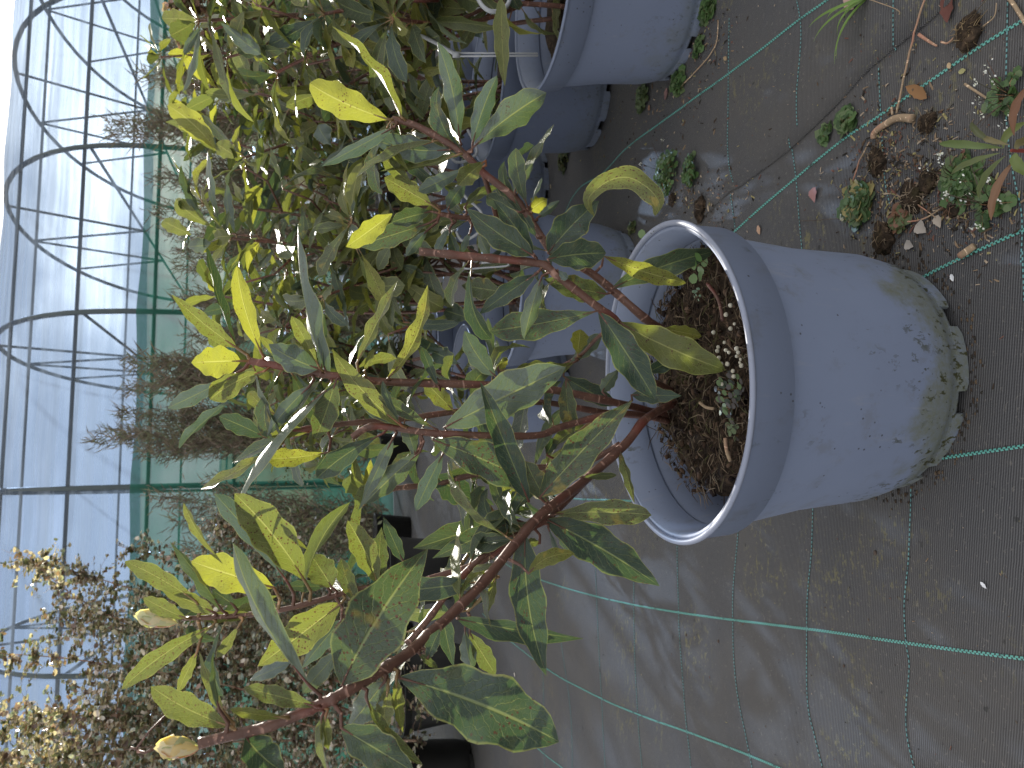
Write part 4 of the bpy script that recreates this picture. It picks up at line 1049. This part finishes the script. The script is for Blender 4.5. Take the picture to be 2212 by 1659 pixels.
# ------------------------------------------------------------------ weeds and litter on the ground
def gpt(zk, x, y, h=0): q = GP(*Z(zk, x, y)); return V((q.x, q.y, surf(q.x, q.y) + h))
def weed(zk, x, y, rad, n_, label, cols=None, flowers=0, seed=0, stalks=0, lz=.0045, hgt=.5, name='weed'):
    rr = random.Random(seed); c = gpt(zk, x, y); root = empty(name, c, label, 'weed')
    cols = cols or [(.07, .13, .04), (.10, .17, .06), (.05, .09, .035), (.13, .18, .08)]
    st = MB(); f = MB()
    for i in range(n_):
        a = rr.uniform(0, 6.28); r = rad * rr.random() ** .6; e = c + V((math.cos(a) * r, math.sin(a) * r, rad * hgt * rr.uniform(.1, 1) * (1 - .5 * r / rad)))
        m_ = c.lerp(e, .5) + V((0, 0, rad * .25)); st.tube([c, m_, e], [.0006, .0005, .0003], 3)
        pth = [m_.lerp(e, t) for t in (0, .35, .7, 1)]
        for j, q in enumerate(pth):
            for sg in (-1, 1) if j < 3 else (0,):
                ax = (e - m_).normalized(); sd_ = ax.cross(V((0, 0, 1))).normalized() if abs(ax.z) < .99 else V((1, 0, 0)); s_ = lz * rr.uniform(.7, 1.3) * (1.5 if sg == 0 else 1)
                cc_ = q + sd_ * sg * s_ * 1.1; nrm = (V((0, 0, 1)) + V((rr.uniform(-.5, .5), rr.uniform(-.5, .5), 0))).normalized(); u_ = nrm.orthogonal().normalized(); v_ = nrm.cross(u_)
                f.add([cc_ + (u_ * math.cos(k * 1.047) + v_ * math.sin(k * 1.047)) * s_ * rr.uniform(.85, 1.1) for k in range(6)], [(0, 1, 2, 3, 4, 5)], 0, None, rr.choice(cols))
    st.build('stalks', M_STEMG, root)['kind'] = 'stuff'; f.build('leaflets', M_GREEN, root)['kind'] = 'stuff'
    for i in range(flowers):
        a = rr.uniform(0, 6.28); r = rad * rr.uniform(.5, 1.5); e = c + V((math.cos(a) * r, math.sin(a) * r, rad * rr.uniform(.5, 1.1)))
        m_ = MB(); m_.tube([c, c.lerp(e, .5) + V((0, 0, .008)), e], [.0006, .0005, .0004], 3, 0, True, (.05, .045, .02))
        for k in range(7):
            q = e + V((rr.gauss(0, 1), rr.gauss(0, 1), rr.gauss(0, .6))) * .003; u_ = V((rr.gauss(0, 1), rr.gauss(0, 1), rr.gauss(0, 1))).normalized(); v_ = u_.orthogonal().normalized(); w2 = u_.cross(v_)
            s_ = .0017; m_.add([q + v_ * s_, q + w2 * s_ * .7, q - v_ * s_, q - w2 * s_ * .7], [(0, 1, 2, 3)], 0, None, (.8, .8, .78))
        m_.build('flower_stalk', M_GREEN, root)
    for i in range(stalks):
        a = rr.uniform(0, 6.28); r = rad * rr.uniform(1, 2.2); e = c + V((math.cos(a) * r, math.sin(a) * r, rad * rr.uniform(.2, .9)))
        m_ = MB(); m_.tube([c, c.lerp(e, .5) + V((0, 0, .006)), e], [.0008, .0006, .0003], 4); m_.build('stalk', M_DARKTWIG, root)
    return root
weed('B', 2120, 1120, .05, 60, 'bushy green weed with tiny white flowers beside the foreground pot rim', flowers=3, seed=1, stalks=2)
weed('C', 60, 1110, .035, 30, 'green weed patch just right of the bushy one beside the pot rim', flowers=0, seed=2)
weed('C', 1050, 790, .022, 16, 'small weed growing on the green marker line', seed=3, lz=.005)
weed('C', 915, 880, .016, 8, 'tiny sprig lying beside the marker line, left of the small weed', seed=4, lz=.005, hgt=.2)
weed('C', 1130, 1330, .032, 34, 'round leaved weed rosette with yellowing leaves near the dead root clumps', seed=5, lz=.006, stalks=5, cols=[(.07, .13, .05), (.1, .16, .07), (.08, .11, .05), (.3, .25, .1)])
weed('C', 1790, 1180, .032, 30, 'flowering cress weed in the middle of the bottom right litter', seed=6, flowers=5, stalks=5, lz=.005)
weed('C', 1400, 1410, .018, 12, 'small reddish green rosette beside the dead root clumps', seed=7, lz=.005, cols=[(.1, .13, .05), (.2, .1, .06), (.14, .15, .07)])
weed('C', 2130, 620, .03, 10, 'thin white flowered cress under the reddish willowherb', seed=8, flowers=8, stalks=3, lz=.004)
weed('C', 1990, 1330, .03, 14, 'sprawling cress with white flowers at the right edge', seed=18, flowers=7, stalks=6, lz=.004)
weed('C', 170, 60, .028, 34, 'small round leaved weed tucked against the foot of the cropped pot', seed=9, lz=.006)
weed('C', 110, 300, .02, 16, 'little weed at the front foot of the cropped pot', seed=10, lz=.005)
weed('B', 1960, 640, .032, 34, 'round leaved weed between the two pots at the right', seed=11, lz=.006, cols=[(.10, .14, .06), (.13, .17, .08), (.07, .10, .04)])
weed('B', 1700, 640, .04, 34, 'shaded weed at the foot of the second pot', seed=12, cols=[(.05, .08, .03), (.08, .11, .04)])
weed('B', 1450, 1020, .05, 40, 'mossy weed in shade at the left foot of the second pot', seed=13, cols=[(.06, .08, .03), (.09, .10, .04)], hgt=.3)
weed('B', 1890, 1480, .022, 14, 'small weed beside the rim of the foreground pot', seed=14, cols=[(.07, .1, .04), (.16, .17, .08)])
weed('B', 2190, 540, .03, 24, 'green weed at the near foot of the cropped pot', seed=15, lz=.006)
# grass tuft at the top edge of the frame
def blades(zk, base, tips, label, wdt=.0035, cols=((.16, .26, .06),), name='grass_tuft', cat='grass', dep_h=.03):
    c = gpt(zk, *base); root = empty(name, c, label, cat)
    for i, (x, y) in enumerate(tips):
        e = gpt(zk, x, y, .012 + .01 * R.random()); m_ = c.lerp(e, .5) + V((0, 0, dep_h)); side = (e - c).cross(V((0, 0, 1))).normalized()
        mb = MB(); vs = []; nn2 = 9
        for j in range(nn2 + 1):
            t = j / nn2; q = c * (1 - t) ** 2 + m_ * 2 * t * (1 - t) + e * t * t; wt = wdt * (1 - t ** 2.2) + .0002
            vs += [q - side * wt, q - V((0, 0, wt * .5)), q + side * wt]
        fs = []
        for j in range(nn2):
            for k in range(2): fs.append((j * 3 + k, j * 3 + k + 1, j * 3 + k + 4, j * 3 + k + 3))
        mb.add(vs, fs, 0, None, cols[i % len(cols)]); mb.build('blade', M_GREEN, root)
blades('C', (1200, -20), [(865, 185), (915, 280), (1060, 240), (1040, 425), (1075, 390), (1010, 140), (1290, -120), (1120, 130)], 'bright green grass tuft hanging in from the right hand edge', .0022)
# reddish willowherb at the right edge of the picture
wh = empty('willowherb', gpt('C', 2330, 980), 'red and green lance leaved weed standing nearest the camera at the bottom edge', 'weed')
top_w = GP(*Z('C', 2130, 975), z=.10); bs = gloc(wh); mb = MB(); mb.tube([bs, bs.lerp(top_w, .5), top_w], [.0022, .002, .0015], 7, 0, True, (.22, .05, .04)); mb.build('stem', M_TINT, wh)
for (bx, by, tx, ty, wz, cc_) in [(2080, 960, 1660, 930, 75, (.13, .18, .06)), (2060, 990, 1740, 1130, 60, (.16, .19, .08)), (2090, 1010, 1920, 1290, 65, (.14, .17, .07)), (2150, 1040, 2000, 1430, 70, (.22, .12, .07)),
                              (2050, 950, 1870, 790, 55, (.1, .11, .05)), (2080, 960, 2230, 790, 80, (.17, .2, .07)), (2160, 990, 2260, 1140, 90, (.15, .19, .06)), (2150, 880, 2240, 560, 70, (.19, .09, .05)), (2120, 940, 1960, 890, 50, (.2, .17, .08)), (2170, 970, 2300, 900, 80, (.15, .13, .06))]:
    p0 = GP(*Z('C', bx, by), z=.10); p2 = GP(*Z('C', tx, ty), z=.085 + R.uniform(-.02, .02)); p1 = (p0 + p2) / 2 + V((0, 0, .015))
    Sx = lambda s, p0=p0, p1=p1, p2=p2: p0 * (1 - s) ** 2 + p1 * 2 * s * (1 - s) + p2 * s * s
    Tx = lambda s, p0=p0, p1=p1, p2=p2: ((p1 - p0) * (1 - s) + (p2 - p1) * s).normalized()
    m_ = MB(); leaf_geo(m_, Sx, Tx, lambda s: V((0, -.5, .8)), wz / 3 * .85 / FPX * .72, 0, .5, .05, R.uniform(0, 6), 12, 2); m2_ = MB(); m2_.add(m_.v, m_.f, 0, m_.uv, cc_); m2_.build('leaf', M_GREEN, wh, origin=p0)
# dead root clods
def clod(zk, x, y, r_, label, seed, fib=60, cols=((.06, .04, .025), (.12, .085, .05), (.03, .022, .016), (.2, .15, .1))):
    r = r_ * .78; rr = random.Random(seed); c = gpt(zk, x, y, r * .3); root = empty('root_clod', c, label, 'root clod')
    bm = bmesh.new(); bmesh.ops.create_icosphere(bm, subdivisions=4, radius=r)
    for v in bm.verts: nv = noise.noise(v.co * 60 + V((seed, 0, 0))) * .5 + noise.noise(v.co * 160) * .35; v.co *= (1 + nv); v.co.z *= .6; v.co.x *= 1.25
    me = bpy.data.meshes.new('clod'); bm.to_mesh(me); bm.free(); me.materials.append(M_SOIL); me.polygons.foreach_set('use_smooth', [True] * len(me.polygons)); link('soil_lump', me, root, (0, 0, 0))
    f = MB()
    for i in range(fib):
        d_ = V((rr.gauss(0, 1), rr.gauss(0, 1), rr.gauss(0, .6))).normalized(); q = c + d_ * r * .8; L = rr.uniform(.2, .8) * r; e = q + (d_ * .5 + V((rr.gauss(0, .9), rr.gauss(0, .9), -.3))) * L; e.z = max(e.z, c.z - r * .3)
        f.tube([q, q.lerp(e, .5) + V((rr.uniform(-1, 1), rr.uniform(-1, 1), rr.uniform(0, 1))) * L * .3, e], [.0007, .0005, .0003], 3, 0, False, rr.choice(cols))
    f.build('root_fibres', M_TINT, root)['kind'] = 'stuff'
clod('C', 1265, 1040, .018, 'dark root clod hanging from the dry brown stem', 1, 90)
clod('C', 1590, 800, .014, 'pale root clod to the right of the dry brown stem', 2, 90)
clod('C', 1850, 210, .018, 'tan fibrous clod with a leaf scrap by the green marker line', 3, 160, ((.25, .18, .1), (.16, .11, .06), (.1, .07, .04)))
clod('C', 1300, 1540, .020, 'largest dark clod at the base of the litter near the foreground pot', 4, 120)
clod('C', 1490, 1290, .018, 'brown fibrous clod between the weed rosettes', 5, 140, ((.2, .15, .1), (.12, .09, .06), (.28, .22, .16)))
clod('C', 1600, 1160, .014, 'small brown clod above the flowering cress', 6, 70)
clod('B', 2150, 1290, .014, 'shaded clod under the bushy weed beside the rim', 7, 60)
clod('C', 120, 1360, .02, 'dark crumbly soil heap between pot rim and marker line', 8, 40)
clod('C', 1740, 1330, .013, 'flat brown scrap of roots at lower right of the litter', 9, 120, ((.2, .12, .08), (.14, .08, .05)))
def stick(zk, pts, r0, r1, label, mat=None, name='dry_stem', cat='stem', h=.004):
    q = [V(a) for a in smoothpts([tuple(gpt(zk, *(p + (h,)) if len(p) == 2 else p)) for p in pts], 5)]
    q = [a + V((0, 0, .0015 * noise.noise(a * 60))) for a in q]
    root_l = q[0]; mb = MB(); mb.tube(q, [r0 + (r1 - r0) * i / (len(q) - 1) for i in range(len(q))], 7); o = mb.build(name, mat or M_DEADWOOD, None, origin=root_l); tag(o, label, cat)
stick('C', [(1620, -60), (1540, 160), (1450, 450), (1395, 735)], .0011, .0014, 'long thin straight dry stem rising from the root crown to the frame edge')
stick('C', [(1500, 770), (1400, 765), (1330, 800), (1250, 860), (1240, 900)], .0055, .0035, 'thick knobbly dry brown root crown lying on the fabric')
stick('C', [(1215, 920), (1150, 1040), (1110, 1160), (1075, 1240)], .0011, .0009, 'thin dark curved stem running from the root crown to the weed rosette')
stick('C', [(1540, 225), (1600, 270), (1650, 298)], .0022, .0012, 'short tan splinter below the long dry stem')
stick('C', [(1680, 272), (1720, 280), (1760, 245)], .0013, .001, 'small bent tan twig beside the fibrous clod')
stick('C', [(1830, 545), (1930, 610), (2030, 680), (2130, 760)], .0016, .0009, 'grey straight twig under the white flowers')
stick('C', [(2110, -30), (2170, 70), (2240, 190)], .0024, .002, 'pale tan stalk at the top right corner')
stick('C', [(1800, 1659), (1890, 1595)], .0042, .0040, 'flat orange brown wood chip beside the marker line', name='wood_chip', cat='wood chip')
stick('C', [(1365, 695), (1368, 745)], .0016, .0016, 'stubby pale stalk by the top of the root crown')
stick('C', [(1430, 1440), (1560, 1420), (1680, 1350), (1760, 1300)], .0012, .0007, 'forked tan twig crossing the litter')
stick('C', [(1440, 1270), (1560, 1350), (1640, 1410)], .0009, .0007, 'thin pale twig crossing the brown clod')
stick('C', [(1340, 1330), (1390, 1265), (1420, 1290)], .0007, .0006, 'fine dark rootlet above the reddish rosette')
stick('C', [(0, 560), (150, 400), (225, 280), (238, 130)], .0013, .001, 'thin brown stem lying along the foot of the cropped pot')
stick('C', [(1950, 170), (2020, 110), (2040, 20)], .0008, .0006, 'thin curling rootlet at the right of the fibrous clod')
stick('C', [(1750, 1440), (1900, 1420), (2040, 1400)], .0006, .0005, 'fine dark stalk at the lower right of the litter', mat=M_DARKTWIG)
stick('C', [(750, 1432), (860, 1428), (1040, 1412)], .0006, .0005, 'fine dark grass stalk pointing away from the weed rosette', mat=M_DARKTWIG)
stick('C', [(1380, 1090), (1500, 1095), (1680, 1130)], .0006, .0005, 'thin dark flower stalk above the brown clod', mat=M_DARKTWIG)
stick('C', [(1110, -40), (1400, 60), (1430, 100)], .0006, .0005, 'hair thin pale stalk near the grass tuft')
def litter(zk, x, y, L, ang, label, colr, cup=.3, asp=.55, k=0):
    c = gpt(zk, x, y, .002); d_ = V((math.cos(ang), math.sin(ang), 0)); 
    Sx = lambda s: c + d_ * (s - .5) * L + V((0, 0, cup * L * (s - .5) ** 2)); Tx = lambda s: (Sx(min(1, s + .05)) - Sx(max(0, s - .05))).normalized()
    m_ = MB(); leaf_geo(m_, Sx, Tx, lambda s: V((0, 0, 1)), L * asp, k, .25, .04, R.uniform(0, 6), 9, 2); q = MB(); q.add(m_.v, m_.f, 0, m_.uv, colr); o = q.build('dead_leaf', M_TINT, None, origin=c); tag(o, label, 'dead leaf')
litter('C', 845, 1265, .024, .2, 'heart shaped pinkish dead leaf on the fabric above the foreground pot', (.3, .16, .15), .2, .8, 3)
litter('C', 490, 1490, .018, .4, 'small oval tan dead leaf near the pot collar', (.4, .26, .18), .2, .6)
litter('C', 1530, 600, .045, .9, 'narrow curled orange brown dead leaf touching the green marker line', (.24, .13, .06), .5, .34)
litter('C', 1720, 45, .04, .1, 'dark reddish brown dead leaf at the top edge', (.12, .05, .04), .3, .5)
litter('C', 1090, 15, .034, .6, 'pinkish dead leaf under the grass tuft', (.42, .28, .24), .3, .6)
litter('C', 1545, 1480, .022, .9, 'pale grey ragged leaf scrap beside the dark clod', (.36, .32, .28), .3, .8, 3)
litter('C', 1465, 1590, .016, 1.2, 'smaller pale grey leaf scrap near the dark clod', (.34, .31, .28), .3, .8, 3)
litter('C', 1200, 1380, .018, .2, 'yellow dead leaf on the weed rosette', (.5, .38, .2), .3, .8, 3)
litter('C', 1720, 425, .009, .5, 'tiny tan seed husk on the green marker line', (.45, .33, .2), .3, .7)
litter('C', 1880, 1290, .05, 1.7, 'long narrow brown dead leaf under the willowherb', (.14, .08, .05), .3, .22)
litter('C', 1655, 1440, .018, .5, 'pale cupped leaf scrap at right of the litter', (.4, .34, .28), .6, .7, 3)
litter('C', 1805, 460, .011, 1.4, 'small yellowish husk below the white flower', (.32, .3, .14), .3, .6)
litter('B', 2110, 610, .026, -.3, 'mauve brown dead leaf at the foot of the cropped pot', (.2, .12, .11), .3, .7)
litter('B', 2000, 700, .016, .6, 'orange brown dead leaf below the round leaved weed', (.26, .15, .1), .3, .7)
litter('B', 1360, 1210, .02, .3, 'tan dead leaf lying in the shade behind the yellow leaf', (.34, .28, .2), .3, .5)
litter('C', 280, 380, .016, 1.0, 'small curled tan scrap on the near marker line', (.3, .22, .13), .5, .5)
litter('I', 1945, 475, .010, 1.0, 'tiny white paper scrap alone on the open fabric', (.75, .75, .78), .2, .45)
litter('F', 1740, 140, .010, .4, 'tiny white flake beside the foot of the foreground pot', (.7, .7, .72), .2, .6)
litter('H', 1120, 1055, .02, 1.0, 'small pale stone coloured scrap on the shaded fabric at left', (.5, .45, .4), .4, .6)
for (x, y, s_) in [(1232, 265, .0035), (15, 797, .003), (222, 838, .003), (1030, 998, .0025)]:
    c = gpt('I', x, y, .0008); o = link('soil_crumb', bme.copy(), None, c); o.data.materials.clear(); o.data.materials.append(M_DARKTWIG); o.scale = (s_, s_ * .8, s_ * .5)
    tag(o, 'tiny black crumb lying on the open fabric left of the foreground pot', 'crumb', 'black crumbs on the open fabric')
# weeds, twigs in the foreground pot
def potw(zk, x, y, rad, n_, label, cols, lz, seed, hgt=.5):
    q = GP(*Z(zk, x, y), z=SOILZ); z0 = surf
    root = weed(zk, x, y, rad, 0, label, seed=seed) if False else None
    rr = random.Random(seed); c = V((q.x, q.y, SOILZ - .005)); root = empty('seedling', c, label, 'seedling'); st = MB(); f = MB()
    for i in range(n_):
        a = rr.uniform(0, 6.28); r = rad * rr.random() ** .6; e = c + V((math.cos(a) * r, math.sin(a) * r, rad * hgt * rr.uniform(.3, 1)))
        st.tube([c.lerp(V((e.x, e.y, c.z)), .5), e], [.0005, .0004], 3); nrm = (V((0, -.3, 1)) + V((rr.uniform(-.5, .5), rr.uniform(-.5, .5), 0))).normalized(); u_ = nrm.orthogonal().normalized(); v_ = nrm.cross(u_)
        f.add([e + (u_ * math.cos(k * .785) + v_ * math.sin(k * .785) * .75) * lz * rr.uniform(.85, 1.1) for k in range(8)], [tuple(range(8))], 0, None, rr.choice(cols))
    st.build('stalks', M_STEMG, root)['kind'] = 'stuff'; f.build('leaflets', M_GREEN, root)['kind'] = 'stuff'
potw('F', 320, 900, .026, 46, 'patch of tiny dark round leaved seedlings against the front rim', [(.05, .07, .05), (.09, .08, .08), (.12, .18, .08), (.06, .06, .06)], .0042, 21)
potw('F', 330, 1130, .014, 12, 'tiny sparse seedlings near the lower front rim', [(.09, .08, .07), (.12, .16, .08)], .004, 22)
potw('F', 140, 110, .020, 7, 'pale green seedling with larger leaves near the upper rim', [(.14, .24, .08), (.2, .3, .12)], .008, 23, 1.0)
potw('F', 80, 250, .012, 12, 'tiny blue green ferny seedling below the pale one', [(.2, .3, .2), (.16, .26, .18)], .002, 24, .8)
potw('B', 2110, 1590, .028, 9, 'pale green sprout at the back of the pot under a dark leaf', [(.16, .24, .1), (.22, .28, .14)], .008, 25, 1.4)
for i, (pts, r_, lb) in enumerate([([(275, 1180), (285, 1260), (310, 1330)], .0022, 'pale curved dry twig lying on the soil'), ([(160, 180), (230, 280), (260, 420)], .0022, 'brown root strand on the soil near the upper rim'), ([(110, 950), (150, 980), (200, 990)], .0018, 'short brown twig in the middle of the soil')]):
    q = [GP(*Z('F', *p), z=SOILZ + .003) for p in pts]; mb = MB(); mb.tube([V(a) for a in smoothpts([tuple(a) for a in q], 4)], r_, 6); o = mb.build('twig', M_DEADWOOD if i != 1 else M_STEM, None, origin=q[0]); tag(o, lb, 'twig')

# ------------------------------------------------------------------ fine grit and plant crumbs lying on the fabric
gm = MB(); rr = random.Random(5)
def grit(cx, cy, sx, sy, n_, zk='C', smin=.0008, smax=.0035):
    for i in range(n_):
        x, y = Z(zk, rr.gauss(cx, sx), rr.gauss(cy, sy))
        if x < 1000: continue
        q = GP(x, y)
        if (q.x - POTX) ** 2 + (q.y - POTY) ** 2 < .155 ** 2 or q.y > 3: continue
        q = V((q.x, q.y, surf(q.x, q.y) + .0012)); s_ = smin + (smax - smin) * rr.random() ** 2.5
        M3 = Matrix.Rotation(rr.uniform(0, 6.28), 3, V((rr.gauss(0, .3), rr.gauss(0, .3), 1)).normalized()); el = rr.uniform(.4, 2.6)
        gm.add([q + M3 @ V(c) * s_ for c in ((-el, -.5, -.2), (el, -.4, -.1), (el * .8, .5, -.2), (-el * .9, .4, -.1), (0, 0, .6))], [(0, 1, 4), (1, 2, 4), (2, 3, 4), (3, 0, 4), (3, 2, 1, 0)], 0, None,
               rr.choice([(.05, .035, .025), (.12, .08, .05), (.24, .17, .11), (.38, .30, .22), (.03, .025, .02), (.30, .26, .12), (.16, .08, .06)]))
grit(1450, 1250, 220, 200, 620); grit(1550, 850, 220, 150, 180); grit(1250, 1000, 120, 220, 260); grit(1850, 1350, 200, 200, 420)
grit(150, 250, 120, 160, 200); grit(100, 1300, 160, 120, 380); grit(1100, 700, 900, 600, 500, smax=.0022); grit(0, 650, 100, 300, 160)
grit(1000, 800, 900, 500, 160, 'I', smax=.0014); grit(1900, 900, 160, 260, 200, 'B'); grit(1300, 100, 60, 500, 150, 'F', smax=.002)
for i in range(420):        # dark crumbs as contact shadow round the foot of the foreground pot
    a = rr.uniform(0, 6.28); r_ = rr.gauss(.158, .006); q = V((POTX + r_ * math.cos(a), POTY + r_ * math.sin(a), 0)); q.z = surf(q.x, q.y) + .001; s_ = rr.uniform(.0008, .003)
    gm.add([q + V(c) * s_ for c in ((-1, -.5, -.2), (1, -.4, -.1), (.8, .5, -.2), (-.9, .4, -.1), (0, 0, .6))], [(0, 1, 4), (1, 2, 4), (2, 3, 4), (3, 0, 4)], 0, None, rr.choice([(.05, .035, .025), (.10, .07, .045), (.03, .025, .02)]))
o = gm.build('litter_and_foot_shade', M_TINT, None, smooth=False); tag(o, 'fine dry plant crumbs and grit scattered over the black fabric, and dark contact shadow crumbs round the pot foot', 'litter', kind='stuff')
